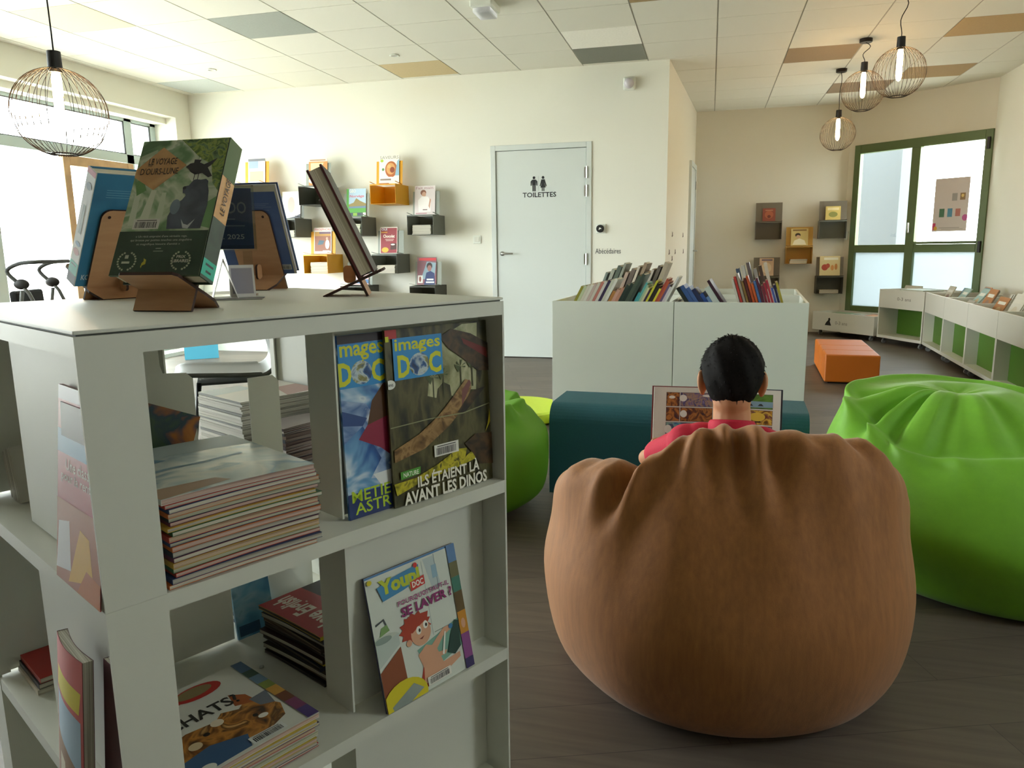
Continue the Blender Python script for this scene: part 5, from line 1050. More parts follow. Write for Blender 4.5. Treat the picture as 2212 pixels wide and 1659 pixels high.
tag(mb.build('poster'), 'pale poster headed PALMARÈS with six small covers stuck on the green window', 'poster')

# ------------------------------------------------------------------ white book bin (four boxes) with its books
BN0 = Vector((-0.905, 4.400, 0)); BNX = Vector((1.437, -0.085, 0)).normalized(); BNY = Vector((-BNX.y, BNX.x, 0)); BU = 0.7185; BH = 0.78
BA = atan2(BNX.y, BNX.x)
def bp(u, v, z=0.0): return BN0 + BNX * u + BNY * v + Vector((0, 0, z))
def binbox(i, j, lab):
    t = thing('book_bin', lab, 'book bin', bp(i * BU, j * 0.72), BA, 'white book bins')
    a = 0.002; w = BU - 2 * a; d = 0.72 - 2 * a; k = 0.016
    for (nm, x0, y0, x1, y1) in (('front_panel', 0, 0, w, k), ('rear_panel', 0, d - k, w, d), ('side_panel', 0, k, k, d - k), ('side_panel', w - k, k, w, d - k)):
        mb = MB(); mb.box(a + x0, a + y0, 0.03, a + x1, a + y1, BH, WBOARD); mb.build(nm, t, bevel=0.0012)
    mb = MB(); mb.box(a + k, a + k, 0.585, a + w - k, a + d - k, 0.60, WBOARD); mb.build('inner_floor', t)
    mb = MB(); mb.box(0.03, 0.03, 0.0, BU - 0.03, 0.69, 0.03, mat('plinth_dark', '#4a4a48', 0.7)); mb.build('plinth', t)
binbox(0, 0, 'white book bin at the front left, with pale books leaning right'); binbox(1, 0, 'white book bin at the front right, behind the reading child')
binbox(0, 1, 'white book bin at the rear left of the block of four'); binbox(1, 1, 'white book bin at the rear right of the block of four')
def px_u(x, v=0.0): return (x - 1192) / 558 * 1.437
def bin_book(u, v, t, h, w, lean, hexc, lab, group, edge=None, spine=None):
    """stands on the bin floor facing along u, leaning sideways by lean degrees (positive: top to the right)"""
    o = hardback(w, h, t, hx(hexc), lab, group=group, name='picture_book', board=0.0018, spinemat=hx(spine) if spine else None, edge=edge, front=())
    a = radians(lean)
    x = BNY; y = Vector((0, 0, 1)) * cos(a) + BNX * sin(a)
    z0 = 0.5605 + (t * sin(-a) if a < 0 else 0) * 1 + (0 if a < 0 else 0)
    z0 = 0.561 + abs(t * sin(a)) * (1 if lean > 0 and False else 0)
    # thickness axis z = x cross y
    zz = x.cross(y)
    low = min(0, zz.z * t)
    place(o, bp(u, v, 0.601 - low), x, y)
    return o
rnd = random.Random(5)
gp = 'books leaning right in the front left bin'
cols1 = ['#8f8a30', '#b9c4a0', '#cfcabc', '#d5d2c8', '#c4aea8', '#c9c4b8', '#b8766a', '#cfcac4', '#3a2f50', '#c8cbbb', '#dcdcd4']
names1 = ['olive', 'pale green', 'cream', 'white', 'dusty pink', 'stone coloured', 'brick pink', 'off white', 'dark violet', 'greenish white', 'white edged']
u = 0.035
for k, c in enumerate(cols1):
    bin_book(u, 0.06, 0.0155, 0.29 + 0.005 * k, 0.22, 27, c, '%s book, %s from the left end of the front left bin' % (names1[k], NTH[k]), gp); u += 0.0183
cols2 = ['#a8743c', '#c79a8c', '#b4806c', '#2c3a34', '#26342e', '#4a5648', '#3c4840']
names2 = ['tan', 'pink', 'terracotta', 'black green', 'dark green', 'grey green', 'slate green']
u += 0.004
for k, c in enumerate(cols2):
    bin_book(u, 0.06, 0.018, (0.26, 0.27, 0.28, 0.30, 0.31, 0.36, 0.37)[k], 0.23, 27, c, '%s book, %s in the darker run in the middle of the front left bin' % (names2[k], NTH[k]), gp); u += 0.0204
cols3 = ['#3f98a0', '#5aa8a8', '#9cb89a', '#cfc8a0', '#3a2a44', '#c8c43c', '#24221e', '#302a26', '#d8d03a', '#a84a3c', '#b85a3c', '#6a5a80', '#cfc8d0', '#d8d8d4']
names3 = ['turquoise', 'light teal', 'sage', 'sand', 'plum', 'acid yellow', 'black', 'brown black', 'lemon', 'rust', 'orange rust', 'mauve', 'lilac white', 'white topped']
u = 0.395
for k, c in enumerate(cols3):
    bin_book(u, 0.045, 0.0115, 0.255 + 0.003 * k + 0.02 * ((k * 3) % 4), 0.22, 27, c, '%s thin book, %s of the turquoise to yellow run in the front left bin' % (names3[k], NTH[k]), gp); u += 0.0134
# taller books in the rear left bin
gp2 = 'tall books standing in the rear left bin'
cols4 = ['#7d8a84', '#a8aca0', '#5f6a60', '#8f9488', '#b09a8c', '#6a5f58', '#c9bfb0', '#94806c', '#7a746a', '#b8b0a4', '#5c544c', '#a49a88']
u = 0.05
for k, c in enumerate(cols4):
    bin_book(u, 0.80, 0.016 + 0.006 * (k % 3), 0.34 + 0.022 * ((k * 5) % 4), 0.25, 21, c, 'tall %s book standing in the rear left bin' % (NTH[k] + ' from the left'), gp2); u += 0.034
gp3 = 'blue and dark books leaning left in the front right bin'
cols5 = ['#2c3430', '#3c5c94', '#46649c', '#2c3658', '#2a4a8c', '#6a8ab8', '#c4cdc8', '#3c2030']
names5 = ['black', 'steel blue', 'blue', 'navy', 'royal blue', 'light blue', 'pale grey green', 'dark maroon']
u = 0.885
for k, c in enumerate(cols5):
    bin_book(u, 0.06, (0.02, 0.024, 0.02, 0.022, 0.02, 0.016, 0.032, 0.016)[k], (0.30, 0.31, 0.30, 0.29, 0.26, 0.24, 0.30, 0.35)[k], 0.23, -33, c, '%s book leaning left, %s from the bin divider' % (names5[k], NTH[k]), gp3); u += (0.026, 0.030, 0.026, 0.028, 0.026, 0.021, 0.040, 0.03)[k]
gp4 = 'red books leaning left at the right end of the front right bin'
cols6 = ['#c9c2b8', '#b03a34', '#a89a8c', '#8a6a3c', '#5a2a2a', '#b8502c', '#c05a30', '#4a6aa0', '#5a2438', '#7a2c3c', '#a03040', '#b0384a', '#4a5aa0', '#2c2a50', '#a89a3c']
names6 = ['pale', 'red', 'taupe', 'ochre', 'dark brown', 'orange red', 'orange', 'blue', 'plum red', 'wine red', 'crimson', 'raspberry', 'violet blue', 'indigo', 'mustard']
u = 1.115
for k, c in enumerate(cols6):
    bin_book(u, 0.06, 0.0125, 0.315 + 0.02 * ((k * 7) % 3) - 0.004 * k, 0.23, -17, c, '%s book, %s in the red run at the right end of the bin' % (names6[k], NTH[k]), gp4); u += 0.0165
cols7 = ['#3a4a60', '#b8b4ac', '#5c5050', '#8f8a84', '#4a3a30', '#c0b4a4']
u = 0.80 + 0.31
for k, c in enumerate(cols7):
    bin_book(u, 0.80, 0.02, 0.35 + 0.02 * (k % 3), 0.24, -14, c, 'tall book standing in the rear right bin, %s from the left' % NTH[k], 'tall books in the rear right bin'); u += 0.036

# ------------------------------------------------------------------ padded seats
TEAL = mat('teal_upholstery', '#1f5a66', 0.75, var=0.08, scale=180, bump=0.1)
ORNG = mat('orange_leatherette', '#d2701a', 0.45, bump=0.06, scale=200)
LIME = mat('lime_leatherette', '#b4c81e', 0.5)
t = thing('bench', 'teal upholstered bench with a rounded front edge before the white book bin', 'bench', (-0.655, 3.12, 0), radians(-2.5))
P = [(0.0, 0.03)]
mb = MB()
prof = [(0.36, 0.02), (0.36, 0.41)]
for i in range(9):
    a = radians(90 + 90 * i / 8); prof.append((0.075 + 0.075 * cos(a), 0.345 + 0.075 * sin(a)))
prof.append((0.0, 0.02))
prof = [(0.345, 0.02), (0.345, 0.418)] + prof[2:]
Mx = Matrix(((0, 0, 1, 0), (1, 0, 0, 0), (0, 1, 0, 0), (0, 0, 0, 1)))
mb.prism(prof, 0, 1.06, TEAL, Mx); mb.build('cushion', t, bevel=0.006)
mb = MB()
for x in (0.05, 0.97):
    for y in (0.05, 0.27): mb.box(x, y, 0, x + 0.04, y + 0.04, 0.0205, BLACK)
mb.build('glide', t)
mb = MB(); mb.lathe([(0, 0.002), (0.30, 0.002), (0.315, 0.012), (0.315, 0.068), (0.30, 0.08), (0, 0.08)], LIME, 48, (0, 0, 0)); o = mb.build('floor_cushion', smooth=False); o.location = (-1.2, 4.66, 0); tag(o, 'round lime yellow floor cushion left of the white book bin', 'cushion')
t = thing('bench', 'low orange three-part bench right of the white book bin', 'bench', (0.915, 6.32, 0), radians(-3))
for k, (y0, y1) in enumerate(((0.0, 0.30), (0.304, 0.62), (0.624, 1.06))):
    mb = MB(); mb.box(0, y0, 0.012, 0.40, y1, 0.235, ORNG); mb.build('seat_block', t, bevel=0.012, seg=3)
mb = MB(); mb.box(0.03, 0.03, 0, 0.37, 1.03, 0.012, BLACK); mb.build('base', t)

# ------------------------------------------------------------------ bean bags
def catmull(P, n):
    out = []
    for i in range(len(P) - 1):
        p0 = P[max(i - 1, 0)]; p1 = P[i]; p2 = P[i + 1]; p3 = P[min(i + 2, len(P) - 1)]
        for k in range(n):
            t = k / n
            out.append(tuple(0.5 * ((2 * b) + (-a + c) * t + (2 * a - 5 * b + 4 * c - d) * t * t + (-a + 3 * b - 3 * c + d) * t ** 3) for a, b, c, d in zip(p0, p1, p2, p3)))
    out.append(P[-1]); return out
def interp(tab, x):
    for (a, va), (b, vb) in zip(tab[:-1], tab[1:]):
        if a <= x <= b:
            t = (x - a) / (b - a); t = t * t * (3 - 2 * t); return va + (vb - va) * t
    return tab[0][1] if x < tab[0][0] else tab[-1][1]
def adiff(a, b):
    d = (a - b + 180) % 360 - 180; return d
def fabric(name, hexc, var=0.12, rough=0.8, grain=(60, 60, 6)):
    m = bpy.data.materials.new(name); m.use_nodes = True; nt = m.node_tree; b = nt.nodes['Principled BSDF']; b.inputs['Roughness'].default_value = rough
    b.inputs['Sheen Weight'].default_value = 0.15
    tc = nt.nodes.new('ShaderNodeTexCoord'); mp = nt.nodes.new('ShaderNodeMapping'); mp.inputs['Scale'].default_value = grain
    n = nt.nodes.new('ShaderNodeTexNoise'); n.inputs['Scale'].default_value = 1.0; n.inputs['Detail'].default_value = 8; n.inputs['Roughness'].default_value = 0.65
    r = nt.nodes.new('ShaderNodeValToRGB'); c = srgb(hexc)
    r.color_ramp.elements[0].position = 0.3; r.color_ramp.elements[1].position = 0.72
    r.color_ramp.elements[0].color = (*[x * (1 - var) for x in c], 1); r.color_ramp.elements[1].color = (*[min(1, x * (1 + var)) for x in c], 1)
    n2 = nt.nodes.new('ShaderNodeTexNoise'); n2.inputs['Scale'].default_value = 400; n2.inputs['Detail'].default_value = 2
    bp_ = nt.nodes.new('ShaderNodeBump'); bp_.inputs['Strength'].default_value = 0.15; bp_.inputs['Distance'].default_value = 0.002
    nt.links.new(tc.outputs['Object'], mp.inputs[0]); nt.links.new(mp.outputs[0], n.inputs['Vector']); nt.links.new(tc.outputs['Object'], n2.inputs['Vector'])
    nt.links.new(n.outputs['Fac'], r.inputs['Fac']); nt.links.new(r.outputs['Color'], b.inputs['Base Color']); nt.links.new(n2.outputs['Fac'], bp_.inputs['Height']); nt.links.new(bp_.outputs['Normal'], b.inputs['Normal'])
    return m
def beanbag(name, lab, center, R, m, zr, rr, creases=(), hollow=(0, 0, 0.3), sx=1.0, sy=1.0, base=0.8, nth=220, wob=0.004, seed=1, bulgez=0.26, drift=(0, 0), lobe=0.6):
    """zr, rr: rim height and rim radius (fraction) by angle in degrees, 0 = +x; creases: (angle, half width, depth, v_low, v_high)"""
    rows = []
    for i in range(nth):
        th = 360.0 * i / nth
        z = interp(zr, th if th <= 270 else th - 360) if zr[0][0] < 0 else interp(zr, th)
        r = interp(rr, th if th <= 270 else th - 360) if rr[0][0] < 0 else interp(rr, th)
        P = [(0.0, 0.0), (base * 0.7, 0.0), (base, 0.012), (0.95, 0.10), (1.0, bulgez), (0.5 * (0.985 + r * 1.05), bulgez + (z - bulgez) * 0.52), (r * 1.06, bulgez + (z - bulgez) * 0.86), (r * 0.97, z), (r * 0.84, z - 0.012), (r * 0.66, z * 0.45 + hollow[2] * 0.55), (r * 0.35, hollow[2] + 0.03), (0.0, hollow[2])]
        Q = catmull(P, 6); n = len(Q); row = []
        for j, (q, zz) in enumerate(Q):
            v = j / (n - 1); d = 0.0; dz = 0.0
            for (a, w, dep, v0, v1) in creases:
                s_ = adiff(th, a + 14 * (v - 0.6) * (1 if int(a) % 2 else -1)) / w
                if abs(s_) < 3.2:
                    env = max(0.0, min(1.0, (v - v0) / 0.1)) * max(0.0, min(1.0, (v1 - v) / 0.07))
                    prof_ = -math.exp(-s_ * s_ * 1.6) + 0.42 * math.exp(-((abs(s_) - 1.5) ** 2) * 2.2)
                    if prof_ > 0: prof_ *= lobe
                    d += dep * env * prof_; dz += dep * env * prof_ * 0.55 * max(0, min(1, (v - 0.45) / 0.15))
            d += wob * (sin(radians(th * 5 + seed * 40)) * sin(v * 9 + seed) + 0.6 * sin(radians(th * 11 + 70 * seed)) * sin(v * 17))
            rad = max(q * R + (d if 0.04 < v < 0.97 else 0), 0)
            inner = max(0.0, min(1.0, (v - 0.66) / 0.34))
            up_ = max(0.0, min(1.0, (v - 0.2) / 0.45))
            row.append(Vector((rad * cos(radians(th)) * sx + hollow[0] * inner + drift[0] * up_, rad * sin(radians(th)) * sy + hollow[1] * inner + drift[1] * up_, max(zz + (dz if v > 0.1 else 0), 0.0))))
        rows.append(row)
    mb = MB(); mb.grid(rows, m, close_u=True)
    o = mb.build(name, smooth=True); weld(o)
    for p in o.data.polygons: p.use_smooth = True
    o.location = (center[0], center[1], 0); tag(o, lab, 'bean bag', 'bean bags')
    return o
CORK = fabric('tan_bean_bag_fabric', '#9a6330', 0.18, 0.75, (70, 70, 7))
GREENF = fabric('green_bean_bag_fabric', '#6fae1c', 0.06, 0.6, (30, 30, 30))
zrC = [(-90, 0.672), (-78, 0.674), (-66, 0.67), (-55, 0.665), (-45, 0.66), (-33, 0.645), (-22, 0.60), (-8, 0.53), (10, 0.44), (50, 0.33), (90, 0.30), (130, 0.33), (172, 0.45), (195, 0.525), (212, 0.57), (222, 0.58), (231, 0.575), (238, 0.60), (248, 0.65), (258, 0.668), (270, 0.672)]
rrC = [(-90, 0.56), (-65, 0.64), (-45, 0.76), (-25, 0.86), (0, 0.88), (45, 0.8), (90, 0.75), (135, 0.8), (180, 0.88), (205, 0.88), (228, 0.80), (248, 0.64), (270, 0.56)]
beanbag('bean_bag', 'large tan bean bag in the foreground with the child sitting in it', (0.05, 1.945), 0.462, CORK, zrC, rrC,
        creases=[(231, 4.0, 0.045, 0.46, 0.80), (249, 5.5, 0.018, 0.51, 0.80), (262, 5.5, 0.024, 0.49, 0.80), (276, 5.0, 0.030, 0.46, 0.80), (291, 6.0, 0.026, 0.45, 0.8), (308, 5, 0.009, 0.54, 0.8), (324, 4, 0.012, 0.53, 0.8), (214, 5, 0.010, 0.55, 0.8), (338, 6, 0.008, 0.55, 0.8)],
        hollow=(0.02, 0.23, 0.22), base=0.82, wob=0.004, seed=2)
zrG = [(-90, 0.45), (-60, 0.47), (-30, 0.50), (0, 0.53), (60, 0.575), (110, 0.59), (150, 0.585), (180, 0.55), (205, 0.50), (235, 0.44), (270, 0.45)]
rrG = [(-90, 0.72), (0, 0.7), (90, 0.62), (140, 0.64), (180, 0.70), (230, 0.72), (270, 0.72)]
beanbag('bean_bag', 'bright green bean bag at the right edge behind the tan one', (0.98, 2.78), 0.56, GREENF, zrG, rrG,
        creases=[(198, 11, 0.06, 0.50, 0.97), (218, 9, 0.045, 0.52, 0.97), (243, 9, 0.022, 0.46, 0.95), (262, 10, 0.014, 0.5, 0.95), (174, 7, 0.02, 0.5, 0.95), (290, 9, 0.012, 0.5, 0.95)],
        hollow=(0.0, 0.05, 0.56), base=0.86, wob=0.006, lobe=0.3, seed=5, bulgez=0.22, drift=(-0.12, 0.06))
zrL = [(-90, 0.46), (0, 0.46), (90, 0.5), (180, 0.5), (270, 0.46)]
rrL = [(-90, 0.6), (0, 0.72), (90, 0.6), (180, 0.6), (270, 0.6)]
beanbag('bean_bag', 'green bean bag mostly hidden behind the white shelving unit', (-1.06, 2.95), 0.43, mat('green_bean_bag_dark', '#5f9a1e', 0.6, bump=0.05), zrL, rrL,
        creases=[(-30, 8, 0.05, 0.45, 0.85), (-55, 7, 0.05, 0.42, 0.85), (-5, 7, 0.04, 0.5, 0.85), (20, 7, 0.03, 0.5, 0.85), (-75, 6, 0.03, 0.42, 0.85)], hollow=(-0.05, 0.05, 0.40), base=0.66, wob=0.008, seed=9, bulgez=0.30)

# ------------------------------------------------------------------ the reading child
def remesh(o, voxel, smooth_it=6):
    m = o.modifiers.new('remesh', 'REMESH'); m.mode = 'VOXEL'; m.voxel_size = voxel; m.use_smooth_shade = True
    if smooth_it:
        s_ = o.modifiers.new('smooth', 'SMOOTH'); s_.iterations = smooth_it; s_.factor = 0.5
    dg = bpy.context.evaluated_depsgraph_get(); ev = o.evaluated_get(dg)
    me = bpy.data.meshes.new_from_object(ev); old = o.data; mats = list(old.materials)
    o.modifiers.clear(); o.data = me
    if not me.materials:
        for mm in mats: me.materials.append(mm)
    for p in me.polygons: p.use_smooth = True; p.material_index = 0
    return o
SKINM = mat('child_skin', '#c08a68', 0.55, spec=0.3)
HAIRM = mat('dark_brown_hair', '#100c0a', 0.75, var=0.4, scale=120, spec=0.15)
REDF = mat('red_polo_cotton', '#c01838', 0.8, var=0.06, scale=300, bump=0.08)
NAVYF = mat('navy_shorts_cotton', '#28304a', 0.85)
HC = Vector((0.070, 2.115, 0.742))       # head centre
HT = Matrix.Rotation(radians(-18), 3, 'X')   # bowed towards the book
def hp(x, y, z): return HC + HT @ Vector((x, y, z))
body = MB()
M4 = HT.to_4x4()
body.ball(HC, 0.074, 0.086, 0.092, SKINM, 28, 18, M4)
body.ball(hp(0, 0.03, -0.045), 0.055, 0.055, 0.055, SKINM, 20, 14, M4)        # jaw
body.ball(hp(0, 0.078, -0.078), 0.02, 0.016, 0.016, SKINM, 12, 8, M4)          # chin
body.capsule(hp(0, 0.084, 0.005), 0.007, hp(0, 0.098, -0.025), 0.011, SKINM)   # nose
for sx_ in (-1, 1):
    # ears: flattened, standing off the sides of the head
    Me = M4 @ Matrix.Rotation(radians(24) * sx_, 4, 'Z') @ Matrix.Rotation(radians(8), 4, 'X')
    body.ball(hp(sx_ * 0.081, -0.012, -0.026), 0.0095, 0.021, 0.033, SKINM, 16, 10, Me)
    body.ball(hp(sx_ * 0.078, -0.008, -0.052), 0.008, 0.012, 0.013, SKINM, 12, 8, Me)
body.capsule(hp(0, -0.03, -0.03), 0.064, hp(0, -0.026, -0.075), 0.052, SKINM)
body.capsule(hp(0, -0.018, -0.06), 0.048, (0.074, 2.068, 0.575), 0.052, SKINM)  # neck
SH_L, SH_R = Vector((-0.052, 2.085, 0.548)), Vector((0.182, 2.085, 0.540))
CH = Vector((0.073, 2.10, 0.50)); PEL = Vector((0.075, 2.255, 0.365))
body.capsule(SH_L, 0.046, SH_R, 0.046, SKINM); body.capsule(CH, 0.088, PEL, 0.085, SKINM)
body.capsule(CH + Vector((-0.04, 0.01, 0.0)), 0.07, PEL + Vector((-0.035, 0, 0)), 0.07, SKINM); body.capsule(CH + Vector((0.04, 0.01, 0)), 0.07, PEL + Vector((0.035, 0, 0)), 0.07, SKINM)
# the comic is held at its lower outer corners
GRIP = (Vector((-0.150, 2.452, 0.44)), Vector((0.220, 2.452, 0.44)))
ELB = (Vector((-0.165, 2.235, 0.455)), Vector((0.285, 2.235, 0.445)))
for k, (sh_, el, g_) in enumerate(((SH_L, ELB[0], GRIP[0]), (SH_R, ELB[1], GRIP[1]))):
    wr = g_ + Vector((0, -0.05, -0.012)); sg = -1 if k == 0 else 1
    body.capsule(sh_, 0.036, el, 0.027, SKINM); body.capsule(el, 0.027, wr, 0.019, SKINM)
    pal = g_ + Vector((-sg * 0.0, -0.012, -0.008)); body.capsule(wr, 0.019, pal, 0.021, SKINM); body.ball(pal, 0.018, 0.026, 0.024, SKINM, 14, 10)
    # fingers round the back of the covers, thumb on the page side
    for i in range(4):
        L = (0.030, 0.034, 0.032, 0.026)[i]; zz = 0.018 - 0.0125 * i
        k0 = pal + Vector((sg * 0.014, 0.012, zz)); k1 = pal + Vector((sg * 0.012, 0.034, zz + 0.002)); k2 = pal + Vector((-sg * (L - 0.012), 0.040, zz + 0.004)); k3 = pal + Vector((-sg * (L + 0.004), 0.038, zz + 0.004))
        body.capsule(k0, 0.0078, k1, 0.0072, SKINM, 10); body.capsule(k1, 0.0072, k2, 0.0066, SKINM, 10); body.capsule(k2, 0.0066, k3, 0.0055, SKINM, 10)
    t0 = pal + Vector((-sg * 0.004, -0.012, 0.016)); t1 = pal + Vector((-sg * 0.016, -0.004, 0.034)); t2 = pal + Vector((-sg * 0.028, 0.002, 0.044))
    body.capsule(t0, 0.010, t1, 0.0085, SKINM, 10); body.capsule(t1, 0.0085, t2, 0.0065, SKINM, 10)
HIPS = (PEL + Vector((-0.055, 0.02, -0.01)), PEL + Vector((0.055, 0.02, -0.01)))
KN = (Vector((-0.06, 2.54, 0.375)), Vector((0.21, 2.54, 0.37))); AN = (Vector((-0.07, 2.70, 0.085)), Vector((0.22, 2.70, 0.085)))
for k in range(2):
    body.capsule(HIPS[k], 0.068, KN[k], 0.045, SKINM); body.capsule(KN[k], 0.044, AN[k], 0.028, SKINM)
    body.capsule(AN[k] + Vector((0, -0.01, -0.055)), 0.028, AN[k] + Vector((0, 0.10, -0.06)), 0.024, SKINM)
person = body.build('person'); remesh(person, 0.0045, 4)
tag(person, 'child in red polo shirt seen from behind, reading a comic in the tan bean bag', 'person')
# hair: a close crop over the skull
rows = []
rnd = random.Random(3)
NU, NV = 72, 34
outer = []; innr = []
for i in range(NU):
    ph = 2 * pi * i / NU      # 0 = +x (right ear), 90 = front, 270 = back
    dback = abs(adiff(math.degrees(ph), 270)); dfront = abs(adiff(math.degrees(ph), 90))
    low = interp([(0, -72), (22, -68), (40, -58), (58, -46), (76, -8), (92, -4), (104, -14), (118, 8), (140, 26), (180, 30)], dback)
    ro = []; ri = []
    for j in range(NV):
        el = radians(low + (90 - low) * j / (NV - 1))
        tk = 0.0105 * min(1.0, 0.12 + j / 8.0) + 0.002 * sin(9 * ph + 5 * el) * min(1, j / 6) * cos(el) + rnd.uniform(-0.0007, 0.0009)
        if sin(el) > 0.75: tk += 0.003 * rnd.random()
        dirv = Vector((cos(el) * cos(ph), cos(el) * sin(ph), sin(el)))
        taper = 1.0 if el > -0.5 else 1.0 - 0.10 * (abs(el) - 0.5)
        if el < 0: rad_ = cos(el) ** 0.62; base = Vector((0.0765 * rad_ * cos(ph), 0.0885 * rad_ * sin(ph), 0.108 * sin(el)))
        else: base = Vector((0.0765 * dirv.x, 0.0875 * dirv.y, 0.0925 * dirv.z))
        if dback < 80 and el < -0.35: base.y -= 0.0 * 1
        ro.append(hp(*(base + dirv * tk))); ri.append(hp(*(base - dirv * 0.004)))
    outer.append(ro); innr.append(ri)
mb = MB(); rows = [ri[:1] + ro for ri, ro in zip(innr, outer)]
mb.grid(rows, HAIRM, close_u=True)
rnd = random.Random(8)
for k in range(420):
    i = rnd.randrange(NU); j = rnd.randrange(4, NV - 1); p = outer[i][j]; q = outer[i][min(j + 3, NV - 1)]; n_ = (p - HC).normalized()
    d_ = (p - q); d_ = d_.normalized() if d_.length > 1e-6 else Vector((1, 0, 0)); L = rnd.uniform(0.006, 0.013)
    side_ = n_.cross(d_).normalized() * 0.0016
    a = p - n_ * 0.002; mb.add([a - side_, a + side_, p + d_ * L * 0.6 + n_ * 0.0022 + side_ * 0.6, p + d_ * L + n_ * (0.0015 + rnd.random() * 0.003)], [(0, 1, 2, 3)], HAIRM)
h = mb.build('hair', person, smooth=True)
# polo shirt with stand-up collar
sh2 = MB(); o_ = 0.009
sh2.capsule(SH_L + Vector((0.005, 0, 0)), 0.046 + o_, SH_R - Vector((0.005, 0, 0)), 0.046 + o_, REDF)
sh2.capsule((-0.01, 2.08, 0.565), 0.045, (0.155, 2.08, 0.56), 0.045, REDF)
sh2.capsule(CH, 0.088 + o_, PEL, 0.085 + o_, REDF)
for sx_ in (-1, 1): sh2.capsule(CH + Vector((0.04 * sx_, 0.01, 0)), 0.07 + o_, PEL + Vector((0.035 * sx_, 0, 0)), 0.07 + o_, REDF)
for k, (sh_, el) in enumerate(((SH_L, ELB[0]), (SH_R, ELB[1]))): sh2.capsule(sh_, 0.036 + o_, sh_.lerp(el, 0.7), 0.033 + o_, REDF)
shirt = sh2.build('polo_shirt', person); remesh(shirt, 0.006, 3)
rows = []
for i in range(40):
    a = 2 * pi * i / 40; R0 = 0.061; c0 = Vector((0.073, 2.072, 0.0)); zc_ = 0.603 + 0.016 * sin(-a) - 0.012 * max(0, sin(a))
    pts = []
    for (rr_, dz_) in ((R0 - 0.006, -0.028), (R0 - 0.006, 0.012), (R0 - 0.001, 0.016), (R0 + 0.003, 0.010), (R0 + 0.010, -0.022), (R0 + 0.004, -0.030)):
        pts.append(c0 + Vector((rr_ * 0.96 * cos(a), rr_ * sin(a), zc_ + dz_)))
    rows.append(pts)
mb = MB(); mb.grid(rows, REDF, close_u=True); mb.build('collar', person, smooth=True)
so = MB()
for k in range(2): so.capsule(HIPS[k], 0.077, HIPS[k].lerp(KN[k], 0.72), 0.058, NAVYF)
so.capsule(HIPS[0], 0.078, HIPS[1], 0.078, NAVYF)
shorts = so.build('shorts', person); remesh(shorts, 0.008, 3)
for sx_ in (-1, 1):
    mb = MB(); mb.ball(hp(sx_ * 0.028, 0.0775, 0.004), 0.011, 0.009, 0.0095, hx('#ece8e2'), 14, 10, M4); mb.ball(hp(sx_ * 0.028, 0.0835, 0.002), 0.0055, 0.004, 0.0055, hx('#2a1c14'), 12, 8, M4); mb.build('eye', person, smooth=True)
    mb = MB(); mb.tube([hp(sx_ * 0.014, 0.0835, 0.02), hp(sx_ * 0.028, 0.083, 0.025), hp(sx_ * 0.044, 0.074, 0.021)], 0.0025, HAIRM, 6); mb.build('eyebrow', person)
mb = MB(); mb.tube([hp(-0.018, 0.083, -0.048), hp(0, 0.089, -0.05), hp(0.018, 0.083, -0.048)], [0.001, 0.0035, 0.001], mat('lips', '#a8604e', 0.5), 8); mb.build('mouth', person, smooth=True)

# the comic album, open
comic = thing('comic_book', 'open comic album with colourful panels held by the child', 'book', (0.036, 2.512, 0.335))
comic.rotation_euler = (radians(-9), 0, radians(0))
PNT = [paint('print_panel_brown', ['#4a2c1a', '#8a5426', '#b87838', '#6a3c20', '#3a2430'], 30, dist=1.5), paint('print_panel_blue', ['#24506a', '#3a86b0', '#8ab4a8', '#2a3c6a', '#5aa0c0'], 30, dist=1.5), paint('print_panel_violet', ['#3a3460', '#6a5a90', '#a88a70', '#4a4878', '#8a7aa8'], 30, dist=1.5), paint('print_panel_gold', ['#6a4a24', '#b8862e', '#d8b848', '#8a5a3a', '#5a3a4a'], 26, dist=1.2), paint('print_panel_green', ['#3f6a24', '#5f8a34', '#4a7a2c'], 20)]
PG = hx('#d6d5cc')
def panels(S, rows_, x0, x1, ytop, hrow, gap_):
    y = ytop
    for row in rows_:
        x = x0
        for (wf, pm, bub) in row:
            w_ = (x1 - x0) * wf
            S += [('r', '#3a3a44', x, y - hrow, x + w_ - gap_, y), ('r', pm, x + 0.006, y - hrow + 0.004, x + w_ - gap_ - 0.006, y - 0.004)]
            for (bx, by, brx, bry) in bub: S.append(('e', '#e2e2da', x + w_ * bx, y - hrow * by, brx, bry))
            x += w_
        y -= hrow + 0.012
    return S
left = panels([('r', '#d9d8cf', 0, 0, 1, 1)], [[(0.30, PNT[0], [(0.4, 0.35, 0.05, 0.018)]), (0.70, PNT[2], [(0.08, 0.4, 0.06, 0.04), (0.85, 0.2, 0.1, 0.015)])], [(0.30, PNT[0], []), (0.70, PNT[0], [(0.1, 0.45, 0.055, 0.042)])], [(1.0, PNT[1], [(0.05, 0.5, 0.06, 0.05)])], [(0.45, PNT[1], []), (0.55, PNT[2], [])], [(0.5, PNT[3], []), (0.5, PNT[0], [])]], 0.2, 0.96, 0.94, 0.165, 0.012)
right = panels([('r', '#d9d8cf', 0, 0, 1, 1)], [[(1.0, PNT[4], [])], [(1.0, PNT[3], [])], [(1.0, PNT[2], [])], [(0.55, PNT[0], []), (0.45, PNT[0], [(0.6, 0.5, 0.1, 0.05)])], [(0.5, PNT[1], []), (0.5, PNT[2], [])]], 0.05, 0.90, 0.95, 0.17, 0.012)
